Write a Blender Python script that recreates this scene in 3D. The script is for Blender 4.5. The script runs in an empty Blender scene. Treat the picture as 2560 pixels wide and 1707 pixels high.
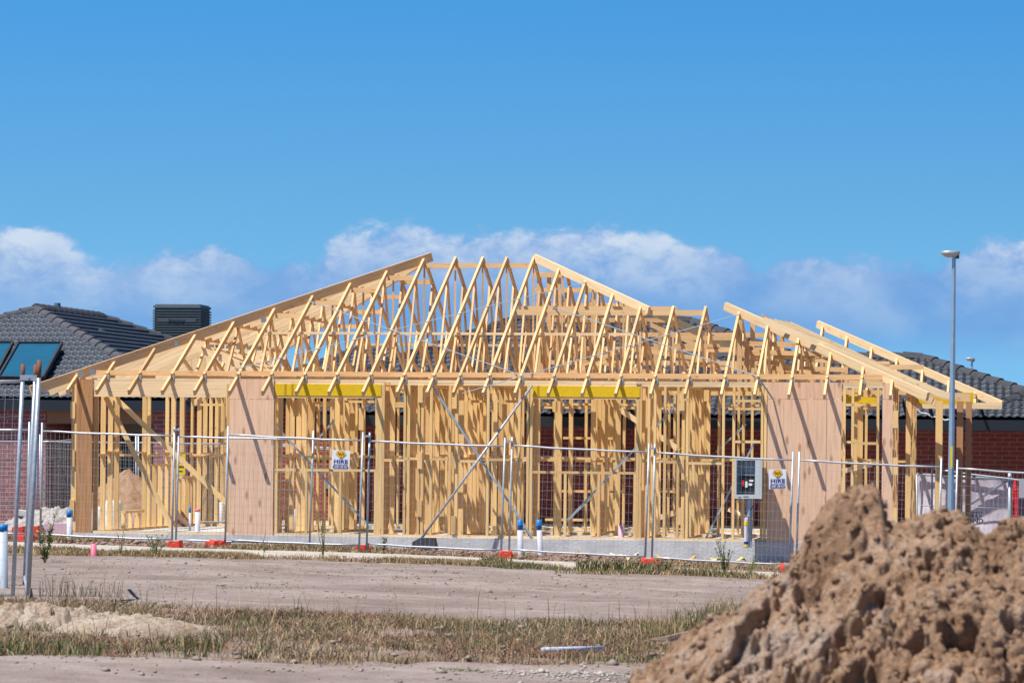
import bpy, math, random
import numpy as np
from mathutils import Vector, Matrix
random.seed(7)
R = math.radians
scene = bpy.context.scene
COL = scene.collection

# ------------------------------------------------------------------ camera
FPX, HOR, ROLL, EYE = 8520.0, 1150.0, 0.0097, 1.65
cd = bpy.data.cameras.new('camera'); cam = bpy.data.objects.new('camera', cd); COL.objects.link(cam)
cd.sensor_width = 36; cd.lens = FPX / 2560 * 36; cd.shift_y = (HOR - 853.5) / 2560
cd.clip_start = 0.5; cd.clip_end = 6000
cd.dof.use_dof = True; cd.dof.focus_distance = 59; cd.dof.aperture_fstop = 8
cr, sr = math.cos(ROLL), math.sin(ROLL)
cam.matrix_world = Matrix(((cr, -sr, 0, 0), (0, 0, -1, 0), (sr, cr, 0, EYE), (0, 0, 0, 1)))
scene.camera = cam
# ------------------------------------------------------------------ light
SUND = Vector((0.657, 0.468, -1.56)).normalized()
SUN_EL = math.asin(-SUND.z); SUN_AZ = math.atan2(-SUND.x, -SUND.y)   # azimuth of the sun from +Y towards +X
sl = bpy.data.lights.new('sun', 'SUN'); sl.energy = 5.0; sl.angle = R(0.5); sl.color = (1, .955, .88)
so = bpy.data.objects.new('sun', sl); COL.objects.link(so); so.location = (-20, -20, 60)
so.rotation_euler = SUND.to_track_quat('-Z', 'Y').to_euler()
scene.view_settings.view_transform = 'Standard'; scene.view_settings.look = 'None'
scene.view_settings.exposure = 0.46; scene.view_settings.gamma = 1

def nn(nt, typ, **kw):
    n = nt.nodes.new(typ)
    for k, v in kw.items():
        if k == 'inp':
            for a, b in v.items(): n.inputs[a].default_value = b
        else: setattr(n, k, v)
    return n
def lk(nt, a, b): nt.links.new(a, b)
def math_(nt, op, a, b=None, clamp=False):
    n = nt.nodes.new('ShaderNodeMath'); n.operation = op; n.use_clamp = clamp
    for i, x in enumerate((a, b)):
        if x is None: continue
        if hasattr(x, 'links') or hasattr(x, 'is_linked'): nt.links.new(x, n.inputs[i])
        else: n.inputs[i].default_value = x
    return n.outputs[0]
def ramp(nt, fac, pts, interp='LINEAR'):
    n = nt.nodes.new('ShaderNodeValToRGB'); n.color_ramp.interpolation = interp
    e = n.color_ramp.elements
    while len(e) < len(pts): e.new(0.5)
    for i, (p, c) in enumerate(pts):
        e[i].position = p
        e[i].color = (c, c, c, 1) if isinstance(c, (int, float)) else (*c, 1)
    if fac is not None: nt.links.new(fac, n.inputs[0])
    return n.outputs[0]
def mixc(nt, fac, a, b, mode='MIX'):
    n = nt.nodes.new('ShaderNodeMix'); n.data_type = 'RGBA'; n.blend_type = mode
    for i, x in ((0, fac), (6, a), (7, b)):
        if hasattr(x, 'is_linked'): nt.links.new(x, n.inputs[i])
        elif i == 0: n.inputs[0].default_value = x
        else: n.inputs[i].default_value = (*x, 1)
    return n.outputs[2]

# ------------------------------------------------------------------ sky with a low bank of cloud
w = bpy.data.worlds.new('World'); scene.world = w; w.use_nodes = True
nt = w.node_tree; nt.nodes.clear()
tc = nn(nt, 'ShaderNodeTexCoord')
sep = nn(nt, 'ShaderNodeSeparateXYZ'); lk(nt, tc.outputs['Generated'], sep.inputs[0])
cmb = nn(nt, 'ShaderNodeCombineXYZ')
lk(nt, sep.outputs[0], cmb.inputs[0]); lk(nt, sep.outputs[1], cmb.inputs[1])
lk(nt, math_(nt, 'ADD', math_(nt, 'MULTIPLY', math_(nt, 'MAXIMUM', sep.outputs[2], 0.0), 2.2), 0.22), cmb.inputs[2])
nrm = nn(nt, 'ShaderNodeVectorMath', operation='NORMALIZE'); lk(nt, cmb.outputs[0], nrm.inputs[0])
sky = nn(nt, 'ShaderNodeTexSky', sky_type='NISHITA', sun_disc=False, sun_elevation=SUN_EL, sun_rotation=SUN_AZ,
         altitude=0, air_density=1.0, dust_density=0.3, ozone_density=1.6)
lk(nt, nrm.outputs[0], sky.inputs[0])
el = math_(nt, 'ARCSINE', sep.outputs[2]); az = math_(nt, 'ARCTAN2', sep.outputs[0], sep.outputs[1])
azn = math_(nt, 'ADD', math_(nt, 'MULTIPLY', az, 1 / 0.6), 0.5)     # 0..1 over 34 degrees
def azp(px): return (px - 1280) / FPX / 0.6 + 0.5
def elp(py): return (HOR - py) / FPX
tops = [(-800, 640), (-200, 590), (0, 572), (120, 580), (230, 660), (420, 615), (560, 610), (660, 655), (790, 640), (850, 572), (1030, 545), (1150, 575), (1300, 560),
        (1480, 540), (1620, 575), (1840, 610), (1890, 660), (1960, 612), (2090, 618), (2230, 640), (2350, 630), (2440, 590), (2560, 560), (2900, 540), (3300, 640)]
LO, HI = elp(800), elp(500)
# two ramps side by side are avoided: one ramp holds 25 stops
topc = ramp(nt, azn, [(azp(x), (elp(y) - LO) / (HI - LO)) for x, y in tops], 'LINEAR')
vec = nn(nt, 'ShaderNodeCombineXYZ'); lk(nt, az, vec.inputs[0]); lk(nt, math_(nt, 'MULTIPLY', el, 1.5), vec.inputs[1])
def noise(nt, vec, scale, detail=6, rough=.55, dist=0.0, dim='3D'):
    n = nn(nt, 'ShaderNodeTexNoise', noise_dimensions=dim, inp={'Scale': scale, 'Detail': detail, 'Roughness': rough, 'Distortion': dist})
    if vec is not None: lk(nt, vec, n.inputs['Vector'])
    return n.outputs[0]
n1 = noise(nt, vec.outputs[0], 34, 9, .55, .3); n2 = noise(nt, vec.outputs[0], 95, 8, .6, .5); n3 = noise(nt, vec.outputs[0], 22, 5, .5, .2)
topel = math_(nt, 'ADD', math_(nt, 'MULTIPLY', topc, HI - LO), LO)
d = math_(nt, 'SUBTRACT', topel, el)
d = math_(nt, 'ADD', d, math_(nt, 'MULTIPLY', math_(nt, 'SUBTRACT', n1, .5), .016))
d = math_(nt, 'ADD', d, math_(nt, 'MULTIPLY', math_(nt, 'SUBTRACT', n2, .5), .010))
d = math_(nt, 'ADD', d, math_(nt, 'MULTIPLY', math_(nt, 'SUBTRACT', noise(nt, vec.outputs[0], 240, 6, .6), .5), .003))
edge = ramp(nt, math_(nt, 'MULTIPLY', d, 1 / .0055, clamp=True), [(0, 0), (1, 1)], 'EASE')
fade = ramp(nt, math_(nt, 'MULTIPLY', math_(nt, 'SUBTRACT', el, elp(900)), 1 / (elp(640) - elp(900)), clamp=True), [(0, .2), (.35, .85), (1, 1)])
cov = math_(nt, 'MULTIPLY', edge, fade)
# white sunlit heads where the bank is thick and near its top
wh = ramp(nt, math_(nt, 'MULTIPLY', d, 1 / .030, clamp=True), [(0, .25), (.15, 1), (.5, .55), (.75, .12), (1, 0)], 'EASE')
wmask = ramp(nt, azn, [(azp(x), v) for x, v in [(-300, .8), (60, 1), (200, .6), (300, .25), (440, .7), (560, .5), (700, .1), (820, .6), (1000, .9), (1240, .6), (1450, 1), (1700, .75), (1880, .15),
                                                (2050, .45), (2300, .1), (2450, .6), (2600, .9), (3200, .5)]])
n4 = noise(nt, vec.outputs[0], 260, 6, .6, .4)
wpuff = ramp(nt, math_(nt, 'ADD', math_(nt, 'MULTIPLY', n1, .5), math_(nt, 'ADD', math_(nt, 'MULTIPLY', n2, .35), math_(nt, 'MULTIPLY', n4, .15))), [(.40, .15), (.56, 1)])
wf = math_(nt, 'MULTIPLY', math_(nt, 'MULTIPLY', wh, wmask), wpuff)
wf = math_(nt, 'MULTIPLY', wf, math_(nt, 'ADD', math_(nt, 'MULTIPLY', n2, 1.3), .45), clamp=True)
wf = math_(nt, 'ADD', wf, math_(nt, 'MULTIPLY', ramp(nt, n3, [(.5, 0), (.68, 1)]), .22), clamp=True)
ccol = mixc(nt, wf, (0.118, 0.262, 0.535), (0.46, 0.535, 0.64))
skyc = mixc(nt, 1.0, sky.outputs[0], (0.50, 1.08, 1.40), 'MULTIPLY')
grad = ramp(nt, math_(nt, 'MULTIPLY', sep.outputs[2], 2.0), [(.0, (.80, .61, .47)), (.09, (.78, .61, .475)), (.143, (.70, .59, .475)), (.268, (.42, .545, .54)), (.36, (.27, .38, .40)), (.6, (.16, .22, .24)), (1, (.12, .16, .19))])
skyc = mixc(nt, 1.0, skyc, grad, 'MULTIPLY')
sk2 = nn(nt, 'ShaderNodeVectorMath', operation='SCALE'); lk(nt, skyc, sk2.inputs[0]); sk2.inputs[3].default_value = 2.0; skyc = sk2.outputs[0]
SKYS = 0.105
cs = nn(nt, 'ShaderNodeVectorMath', operation='SCALE'); lk(nt, ccol, cs.inputs[0]); cs.inputs[3].default_value = 1 / SKYS
fin = mixc(nt, math_(nt, 'MULTIPLY', cov, .95), skyc, cs.outputs[0])
bg = nn(nt, 'ShaderNodeBackground', inp={'Strength': SKYS}); lk(nt, fin, bg.inputs[0])
wo = nn(nt, 'ShaderNodeOutputWorld'); lk(nt, bg.outputs[0], wo.inputs[0])

# ------------------------------------------------------------------ helpers
def P(px, py, D):
    xc, yc = (px - 1280) / FPX, (HOR - py) / FPX
    return Vector((D * (xc * cr - yc * sr), D, D * (xc * sr + yc * cr) + EYE))
WM = {}
def tag(o, label=None, cat=None, group=None, kind=None):
    if label: o['label'] = label
    if cat: o['category'] = cat
    if group: o['group'] = group
    if kind: o['kind'] = kind
    return o
def put(o, parent=None, mw=None):
    COL.objects.link(o)
    mw = mw or Matrix.Identity(4); WM[o.name] = mw
    o.matrix_basis = mw
    if parent:
        o.parent = parent; o.matrix_parent_inverse = WM[parent.name].inverted()
    return o
def empty(name, loc, label=None, cat=None, group=None, parent=None):
    o = bpy.data.objects.new(name, None); o.empty_display_size = .2
    put(o, parent, Matrix.Translation(loc)); return tag(o, label, cat, group)
def mesh(name, V, F, mat, parent=None, smooth=False, mw=None, origin=True, col=None):
    V = np.asarray(V, dtype=float).reshape(-1, 3)
    if mw is None:
        if origin:
            c = (V.min(0) + V.max(0)) / 2; c[2] = V[:, 2].min()
        else: c = np.zeros(3)
        V = V - c; mw = Matrix.Translation(c)
    me = bpy.data.meshes.new(name)
    if isinstance(F, np.ndarray):
        n, k = F.shape
        me.vertices.add(len(V)); me.vertices.foreach_set('co', V.ravel())
        me.loops.add(n * k); me.loops.foreach_set('vertex_index', F.ravel().astype(np.int32))
        me.polygons.add(n); me.polygons.foreach_set('loop_start', np.arange(0, n * k, k, dtype=np.int32))
        me.polygons.foreach_set('loop_total', np.full(n, k, dtype=np.int32)); me.update(calc_edges=True); me.validate()
    else:
        me.from_pydata([tuple(v) for v in V], [], [tuple(f) for f in F]); me.update()
    if smooth: me.polygons.foreach_set('use_smooth', np.ones(len(me.polygons), dtype=bool))
    if col is not None:
        a = me.color_attributes.new('Col', 'FLOAT_COLOR', 'POINT'); a.data.foreach_set('color', np.asarray(col, dtype=np.float32).ravel())
    if isinstance(mat, (list, tuple)):
        for m in mat: me.materials.append(m)
    else: me.materials.append(mat)
    o = bpy.data.objects.new(name, me); put(o, parent, mw); return o
BOXF = [(0, 1, 3, 2), (4, 6, 7, 5), (0, 4, 5, 1), (2, 3, 7, 6), (0, 2, 6, 4), (1, 5, 7, 3)]
class MB:
    def __init__(s): s.v = []; s.f = []
    def add(s, V, F):
        n = len(s.v); s.v += [tuple(x) for x in V]; s.f += [tuple(i + n for i in f) for f in F]; return s
    def box(s, c, sx, sy, sz, M=None):
        V = [Vector((x * sx / 2, y * sy / 2, z * sz / 2)) for x in (-1, 1) for y in (-1, 1) for z in (-1, 1)]
        if M: V = [M @ v for v in V]
        c = Vector(c); return s.add([v + c for v in V], BOXF)
    def bar(s, p, q, w_, d_, up=Vector((0, 0, 1))):
        p, q = Vector(p), Vector(q); M = frame(p, q, up); L = (q - p).length
        V = [M @ Vector((x * w_ / 2, y * d_ / 2, z * L)) for x in (-1, 1) for y in (-1, 1) for z in (0, 1)]
        return s.add(V, BOXF)
    def tube(s, pts, r, n=8, cap=True):
        pts = [Vector(p) for p in pts]; rs = r if isinstance(r, (list, tuple)) else [r] * len(pts)
        base = len(s.v); V = []; F = []
        for i, p in enumerate(pts):
            t = (pts[min(i + 1, len(pts) - 1)] - pts[max(i - 1, 0)]).normalized()
            a = t.cross(Vector((0, 0, 1)) if abs(t.z) < .9 else Vector((1, 0, 0))).normalized(); b = t.cross(a)
            for k in range(n):
                th = 2 * math.pi * k / n; V.append(p + (a * math.cos(th) + b * math.sin(th)) * rs[i])
        for i in range(len(pts) - 1):
            for k in range(n):
                F.append((i * n + k, i * n + (k + 1) % n, (i + 1) * n + (k + 1) % n, (i + 1) * n + k))
        if cap: F.append(tuple(range(n))[::-1]); F.append(tuple((len(pts) - 1) * n + k for k in range(n)))
        return s.add(V, F)
    def build(s, name, mat, parent=None, smooth=False): return mesh(name, s.v, s.f, mat, parent, smooth)
def frame(p, q, up):
    z = (q - p).normalized(); up = Vector(up)
    if abs(z.dot(up)) > .98: up = Vector((0, 1, 0))
    x = up.cross(z).normalized(); y = z.cross(x)
    M = Matrix((x, y, z)).transposed().to_4x4(); M.translation = p; return M
_unit = {}
def member(name, p, q, w_, d_, mat, parent=None, up=(0, 0, 1)):
    """one stick of timber: its own object, long axis local z"""
    p, q = Vector(p), Vector(q); L = (q - p).length
    V = [(x * w_ / 2, y * d_ / 2, z * L) for x in (-1, 1) for y in (-1, 1) for z in (0, 1)]
    return mesh(name, V, BOXF, mat, parent, mw=frame(p, q, up))
def text(name, body, size, mat, M, parent=None, ext=.001, bold=0.0, sx=1.0):
    cu = bpy.data.curves.new(name, 'FONT'); cu.body = body; cu.size = size; cu.extrude = ext; cu.offset = bold
    cu.align_x = 'CENTER'; cu.align_y = 'CENTER'; cu.resolution_u = 2
    t = bpy.data.objects.new(name + '_src', cu); COL.objects.link(t)
    dg = bpy.context.evaluated_depsgraph_get(); me = bpy.data.meshes.new_from_object(t.evaluated_get(dg))
    bpy.data.objects.remove(t); me.materials.clear(); me.materials.append(mat)
    for v in me.vertices: v.co.x *= sx
    o = bpy.data.objects.new(name, me); put(o, parent, M); return o
# ---- numpy noise
def _h(ix, iy, s):
    n = (ix.astype(np.int64) * 374761393 + iy.astype(np.int64) * 668265263 + s * 1442695041) & 0x7fffffff
    n = ((n ^ (n >> 13)) * 1274126177) & 0x7fffffff
    return ((n ^ (n >> 16)) & 0xffff) / 65535.0
def vn(x, y, s=0):
    x = np.asarray(x, float); y = np.asarray(y, float); ix = np.floor(x); iy = np.floor(y); fx = x - ix; fy = y - iy
    fx = fx * fx * (3 - 2 * fx); fy = fy * fy * (3 - 2 * fy)
    return (_h(ix, iy, s) * (1 - fx) + _h(ix + 1, iy, s) * fx) * (1 - fy) + (_h(ix, iy + 1, s) * (1 - fx) + _h(ix + 1, iy + 1, s) * fx) * fy
def fbm(x, y, s=0, o=4):
    t = 0; a = .5; n = 0
    for i in range(o): t = t + a * vn(x * 2 ** i, y * 2 ** i, s + i); n += a; a *= .5
    return t / n
def worley(x, y, s=0):
    x = np.asarray(x, float); y = np.asarray(y, float); ix = np.floor(x); iy = np.floor(y); d1 = np.full(x.shape, 9.); d2 = d1.copy(); cid = np.zeros(x.shape)
    for i in (-1, 0, 1):
        for j in (-1, 0, 1):
            cx, cy = ix + i, iy + j; q = _h(cx, cy, s + 31)
            d = np.hypot(cx + _h(cx, cy, s) - x, cy + _h(cx, cy, s + 7) - y)
            nw = d < d1; d2 = np.where(nw, d1, np.minimum(d2, d)); cid = np.where(nw, q, cid); d1 = np.where(nw, d, d1)
    return d1, d2, cid
def sstep(a, b, x): t = np.clip((x - a) / (b - a), 0, 1); return t * t * (3 - 2 * t)

# ------------------------------------------------------------------ materials
MATS = {}
def mat(name, rgb, rough=.7, metal=0.0, var=0.0, scale=8, bump=0.0, bscale=40, spec=.35, stretch=None, dark=None, coat=0):
    m = bpy.data.materials.new(name); m.use_nodes = True; nt = m.node_tree; b = nt.nodes['Principled BSDF']
    b.inputs['Base Color'].default_value = (*rgb, 1); b.inputs['Roughness'].default_value = rough
    b.inputs['Metallic'].default_value = metal; b.inputs['Specular IOR Level'].default_value = spec; b.inputs['Coat Weight'].default_value = coat
    tc = nn(nt, 'ShaderNodeTexCoord'); v = tc.outputs['Object']
    if stretch:
        mp = nn(nt, 'ShaderNodeMapping'); mp.inputs['Scale'].default_value = stretch; lk(nt, v, mp.inputs[0]); v = mp.outputs[0]
    if var:
        n = noise(nt, v, scale, 6, .6)
        dk = dark or tuple(c * (1 - var) for c in rgb)
        lt = tuple(min(1, c * (1 + var * .6)) for c in rgb)
        lk(nt, ramp(nt, n, [(.3, dk), (.5, rgb), (.7, lt)]), b.inputs['Base Color'])
    if bump:
        bp = nn(nt, 'ShaderNodeBump', inp={'Strength': bump, 'Distance': .02}); lk(nt, noise(nt, v, bscale, 5, .6), bp.inputs['Height']); lk(nt, bp.outputs[0], b.inputs['Normal'])
    MATS[name] = m; return m
def timber(name, base, knots=True, var=.16, grain=.16, along='z', kscale=1.0, flat=False):
    m = bpy.data.materials.new(name); m.use_nodes = True; nt = m.node_tree; b = nt.nodes['Principled BSDF']
    b.inputs['Roughness'].default_value = .75; b.inputs['Specular IOR Level'].default_value = .2
    tc = nn(nt, 'ShaderNodeTexCoord'); oi = nn(nt, 'ShaderNodeObjectInfo')
    off = nn(nt, 'ShaderNodeVectorMath', operation='ADD'); lk(nt, tc.outputs['Object'], off.inputs[0])
    cx = nn(nt, 'ShaderNodeCombineXYZ'); r20 = math_(nt, 'MULTIPLY', oi.outputs['Random'], 37.0)
    for i in range(3): lk(nt, r20, cx.inputs[i])
    lk(nt, cx.outputs[0], off.inputs[1])
    mp = nn(nt, 'ShaderNodeMapping'); mp.inputs['Scale'].default_value = (34, 34, 1.6) if along == 'z' else (1.6, 34, 34); lk(nt, off.outputs[0], mp.inputs[0])
    g = noise(nt, mp.outputs[0], 1.0, 5, .6, .6)
    lt = tuple(c * (1 + grain * .5) for c in base); dk = (base[0] * (1 - grain), base[1] * (1 - grain * 1.25), base[2] * (1 - grain * 1.5))
    c = ramp(nt, g, [(.32, dk), (.5, base), (.7, lt)])
    # board to board difference
    rv = ramp(nt, oi.outputs['Random'], [(0, (1 - var, 1 - var * 1.25, 1 - var * 1.6)), (.35, (1, 1, 1)), (.7, (1 + var * .4, 1 + var * .4, 1 + var * .35)), (1, (1, 1 - var * .5, 1 - var * .8))])
    c = mixc(nt, 1.0, c, rv, 'MULTIPLY')
    if knots:
        mp2 = nn(nt, 'ShaderNodeMapping'); mp2.inputs['Scale'].default_value = ((9 * kscale, 9 * kscale, 3.2 * kscale) if along == 'z' else (3.2 * kscale, 9 * kscale, 9 * kscale)); 
        if flat: mp2.inputs['Scale'].default_value[1] = 0.0
        lk(nt, off.outputs[0], mp2.inputs[0])
        vo = nn(nt, 'ShaderNodeTexVoronoi', inp={'Scale': 1.0}); kv = mp2.outputs[0]
        if flat:
            vo.voronoi_dimensions = '2D'; ks = nn(nt, 'ShaderNodeSeparateXYZ'); lk(nt, kv, ks.inputs[0]); kc = nn(nt, 'ShaderNodeCombineXYZ'); lk(nt, ks.outputs[0], kc.inputs[0]); lk(nt, ks.outputs[2], kc.inputs[1]); kv = kc.outputs[0]
        lk(nt, kv, vo.inputs['Vector'])
        k = ramp(nt, vo.outputs['Distance'], [(.0, 1), (.07, .75), (.14, 0)])
        c = mixc(nt, math_(nt, 'MULTIPLY', k, .7), c, (base[0] * .38, base[1] * .25, base[2] * .18))
    lk(nt, c, b.inputs['Base Color'])
    bp = nn(nt, 'ShaderNodeBump', inp={'Strength': .25, 'Distance': .004}); lk(nt, g, bp.inputs['Height']); lk(nt, bp.outputs[0], b.inputs['Normal'])
    MATS[name] = m; return m
T_STUD = timber('pine_stud', (.79, .545, .25), var=.22); T_TRUSS = timber('pine_truss', (.73, .495, .265), var=.2); T_DARK = timber('hardwood_post', (.50, .28, .16), knots=False)
T_PALE = timber('pine_pale', (.82, .635, .395))
PLY = timber('plywood', (.77, .51, .35), knots=True, var=.06, grain=.16, kscale=.42, flat=True); PLYB = timber('plywood_weathered', (.47, .25, .115), knots=False, var=.1, grain=.3)
YEL = timber('yellow_lvl', (.74, .50, .02), knots=True, var=.05, grain=.14, along='x', kscale=.5, flat=True)
GALV = mat('galvanised', (.40, .46, .53), .45, .4, .22, 30, spec=.5); GALVB = mat('galvanised_white', (.46, .48, .52), .45, .45, .12, 18)
RUST = mat('rusty_steel', (.20, .085, .05), .9, 0, .4, 60); STRAP = mat('brace_strap', (.34, .45, .53), .35, .3, .1, 30)
PLATE = mat('nail_plate', (.26, .29, .32), .4, .4, .4, 90)
TILE = mat('roof_tile', (.052, .064, .088), .5, 0, .22, 3, bump=.15, bscale=60, spec=.5); RIDGE = mat('ridge_tile', (.072, .074, .088), .6, 0, .3, 5)
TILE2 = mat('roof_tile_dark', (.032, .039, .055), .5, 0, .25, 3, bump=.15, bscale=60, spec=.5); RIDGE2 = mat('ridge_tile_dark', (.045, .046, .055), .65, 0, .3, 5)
MORT = mat('ridge_mortar', (.16, .14, .135), .9, 0, .3, 20)
GUT = mat('gutter_paint', (.016, .022, .032), .5); SOFF = mat('soffit', (.25, .22, .21), .8); DARK = mat('dark_void', (.012, .013, .017), .8)
def brick(name, a, b_, mortar, sc=1.0):
    m = bpy.data.materials.new(name); m.use_nodes = True; nt = m.node_tree; b = nt.nodes['Principled BSDF']; b.inputs['Roughness'].default_value = .85
    tc = nn(nt, 'ShaderNodeTexCoord'); s = nn(nt, 'ShaderNodeSeparateXYZ'); lk(nt, tc.outputs['Object'], s.inputs[0])
    c = nn(nt, 'ShaderNodeCombineXYZ'); lk(nt, math_(nt, 'ADD', s.outputs[0], s.outputs[1]), c.inputs[0]); lk(nt, s.outputs[2], c.inputs[1])
    br = nn(nt, 'ShaderNodeTexBrick', offset=.5, inp={'Scale': 1.0, 'Mortar Size': .0065, 'Mortar Smooth': .1, 'Brick Width': .26 * sc, 'Row Height': .094 * sc, 'Bias': -.1})
    br.inputs['Color1'].default_value = (*a, 1); br.inputs['Color2'].default_value = (*b_, 1); br.inputs['Mortar'].default_value = (*mortar, 1)
    lk(nt, c.outputs[0], br.inputs['Vector'])
    n = noise(nt, tc.outputs['Object'], 9, 5, .6)
    lk(nt, mixc(nt, 1.0, br.outputs[0], ramp(nt, n, [(.3, .82), (.7, 1.12)]), 'MULTIPLY'), b.inputs['Base Color'])
    bp = nn(nt, 'ShaderNodeBump', inp={'Strength': .5, 'Distance': .006}); bp.invert = True; lk(nt, br.outputs['Fac'], bp.inputs['Height']); lk(nt, bp.outputs[0], b.inputs['Normal'])
    return m
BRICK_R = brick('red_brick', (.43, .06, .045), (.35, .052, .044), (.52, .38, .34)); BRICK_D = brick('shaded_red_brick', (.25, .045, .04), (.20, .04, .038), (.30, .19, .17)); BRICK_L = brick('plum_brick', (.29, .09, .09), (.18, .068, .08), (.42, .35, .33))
CONC = mat('concrete', (.52, .53, .545), .9, 0, .22, 3.5, bump=.4, bscale=25); PATHM = mat('path_concrete', (.44, .395, .35), .9, 0, .18, 2.5, bump=.2, bscale=40)
ORANGE = mat('red_plastic', (.68, .065, .035), .55, 0, .25, 14); PVCW = mat('pvc_white', (.62, .64, .72), .4, 0, .08, 10); PVCB = mat('pvc_blue', (.0, .17, .50), .5)
PINK = mat('pvc_pink', (.70, .17, .24), .5, 0, .1, 8); BLACK = mat('black_plastic', (.035, .04, .05), .6, 0, .4, 12)
WHITE = mat('white_sheet', (.80, .81, .84), .5); NAVY = mat('navy_ink', (.02, .03, .22), .5); SYEL = mat('sign_yellow', (.80, .60, .01), .5); SRED = mat('sign_red', (.55, .03, .02), .5)
LBLUE = mat('pale_ink', (.42, .50, .66), .5); WIRE = mat('fence_wire', (.40, .42, .46), .45, .2)
BOXG = mat('meter_box_grey', (.50, .56, .59), .45, 0, .08, 6); BOXD = mat('meter_panel', (.02, .025, .03), .5); BOXM = mat('meter_inside', (.20, .27, .33), .5, 0, .15, 9)
SOLAR = mat('solar_glass', (.02, .11, .19), .12, 0, .1, 3, spec=.7, coat=.3); TEALP = mat('vent_teal', (.10, .20, .24), .6); COOLM = mat('cooler_grey', (.065, .085, .10), .6, 0, .15, 8)
LAMPM = mat('lamp_galv', (.30, .43, .56), .4, .4, .12, 6); LAMPG = mat('lamp_lens', (.45, .42, .38), .3)
BLUEP = mat('purple_cord', (.12, .05, .3), .6)

# ------------------------------------------------------------------ terrain
def gz(X, Y):
    X = np.asarray(X, float); Y = np.asarray(Y, float)
    far = np.interp(X, [-30, -12, -8, -4, 0, 4, 8, 14, 40], [-1.40, -1.42, -1.47, -1.56, -1.645, -1.735, -1.79, -1.85, -1.9])
    near = np.interp(X, [-30, -8, -4.6, 0, 5, 30], [-1.36, -1.39, -1.455, -1.56, -1.66, -1.75])
    t = sstep(52, 38, Y); z = far * (1 - t) + near * t
    pad = sstep(58.5, 61, Y); z = z * (1 - pad) + np.maximum(z, -1.60) * pad
    z = z - .12 * sstep(22, 12, Y)
    z = z + .05 * (fbm(X * .35, Y * .18, 3, 3) - .5) + .022 * (fbm(X * 1.9, Y * 1.3, 9, 3) - .5)
    ln = Y + .12 * X + .5 * fbm(X * .25, Y * 0, 41, 2); rut = 0
    for c_ in (41.3, 42.9, 46.2, 47.8, 25.2, 26.6): rut = rut - .035 * np.exp(-((ln - c_) / .16) ** 2) + .016 * np.exp(-((ln - c_ - .32) / .14) ** 2)
    z = z + rut * (.4 + fbm(X * 1.5, Y, 43, 3))
    z = np.where(Y > 200, -1.7, z)
    return z + EYE
def G(px, py):
    """where the ray through a photo pixel meets the terrain"""
    d = P(px, py, 1.0) - Vector((0, 0, EYE)); lo, hi = 3.0, 150.0
    t = np.linspace(lo, hi, 3000); zr = EYE + d.z * t; g = gz(d.x * t, t); k = np.argmax(zr < g)
    a, b = t[max(k - 1, 0)], t[k]; 
    for _ in range(20):
        m = (a + b) / 2
        if EYE + d.z * m < gz(d.x * m, m): b = m
        else: a = m
    return Vector((d.x * b, b, float(gz(d.x * b, b))))
def ground_mat(name, cols, sc=3.0, fine=55, bump=.6, fine_amt=.35, peb=True):
    m = bpy.data.materials.new(name); m.use_nodes = True; nt = m.node_tree; b = nt.nodes['Principled BSDF']; b.inputs['Roughness'].default_value = .95; b.inputs['Specular IOR Level'].default_value = .1
    tc = nn(nt, 'ShaderNodeTexCoord'); v = tc.outputs['Object']
    big = noise(nt, v, sc * .25, 6, .6, .3); med = noise(nt, v, sc * 1.6, 6, .65); fi = noise(nt, v, fine, 4, .7)
    k = math_(nt, 'ADD', math_(nt, 'MULTIPLY', big, .6), math_(nt, 'MULTIPLY', med, .4))
    c = ramp(nt, k, [(.38, cols[0]), (.5, cols[1]), (.60, cols[2])])
    st = noise(nt, v, sc * .55, 4, .7, 1.5); c = mixc(nt, math_(nt, 'MULTIPLY', ramp(nt, st, [(.56, 0), (.66, 1)]), .45), c, tuple(x * .66 for x in cols[1]))
    c = mixc(nt, 1.0, c, ramp(nt, fi, [(.28, 1 - fine_amt), (.5, 1.0), (.74, 1 + fine_amt)]), 'MULTIPLY')
    if peb:
        vo = nn(nt, 'ShaderNodeTexVoronoi', inp={'Scale': 26.0, 'Randomness': 1.0}); lk(nt, v, vo.inputs['Vector'])
        pm = ramp(nt, vo.outputs['Distance'], [(.12, 1), (.2, 0)]); sel = ramp(nt, nn_sep(nt, vo.outputs['Color']), [(.6, 0), (.62, 1)])
        c = mixc(nt, math_(nt, 'MULTIPLY', math_(nt, 'MULTIPLY', pm, sel), .55), c, (.16, .12, .105))
    lk(nt, c, b.inputs['Base Color'])
    h = math_(nt, 'ADD', math_(nt, 'MULTIPLY', fi, .5), med)
    bp = nn(nt, 'ShaderNodeBump', inp={'Strength': bump, 'Distance': .04}); lk(nt, h, bp.inputs['Height']); lk(nt, bp.outputs[0], b.inputs['Normal'])
    return m
def nn_sep(nt, c):
    s = nn(nt, 'ShaderNodeSeparateColor'); lk(nt, c, s.inputs[0]); return s.outputs[0]
GROUND = ground_mat('bare_earth', [(.17, .112, .088), (.255, .182, .15), (.33, .25, .215)], 3.0)
ROADM = ground_mat('gravel', [(.205, .158, .14), (.274, .218, .198), (.34, .28, .258)], 2.0, fine=40, bump=.8, fine_amt=.3)
SAND = ground_mat('sandy_clay', [(.27, .19, .135), (.40, .31, .24), (.50, .42, .345)], 8.0, fine=70, bump=.9, peb=False)
CLAY = ground_mat('clay', [(.25, .145, .085), (.38, .235, .15), (.42, .30, .225)], 14.0, fine=120, bump=.8, fine_amt=.28, peb=False)

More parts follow.
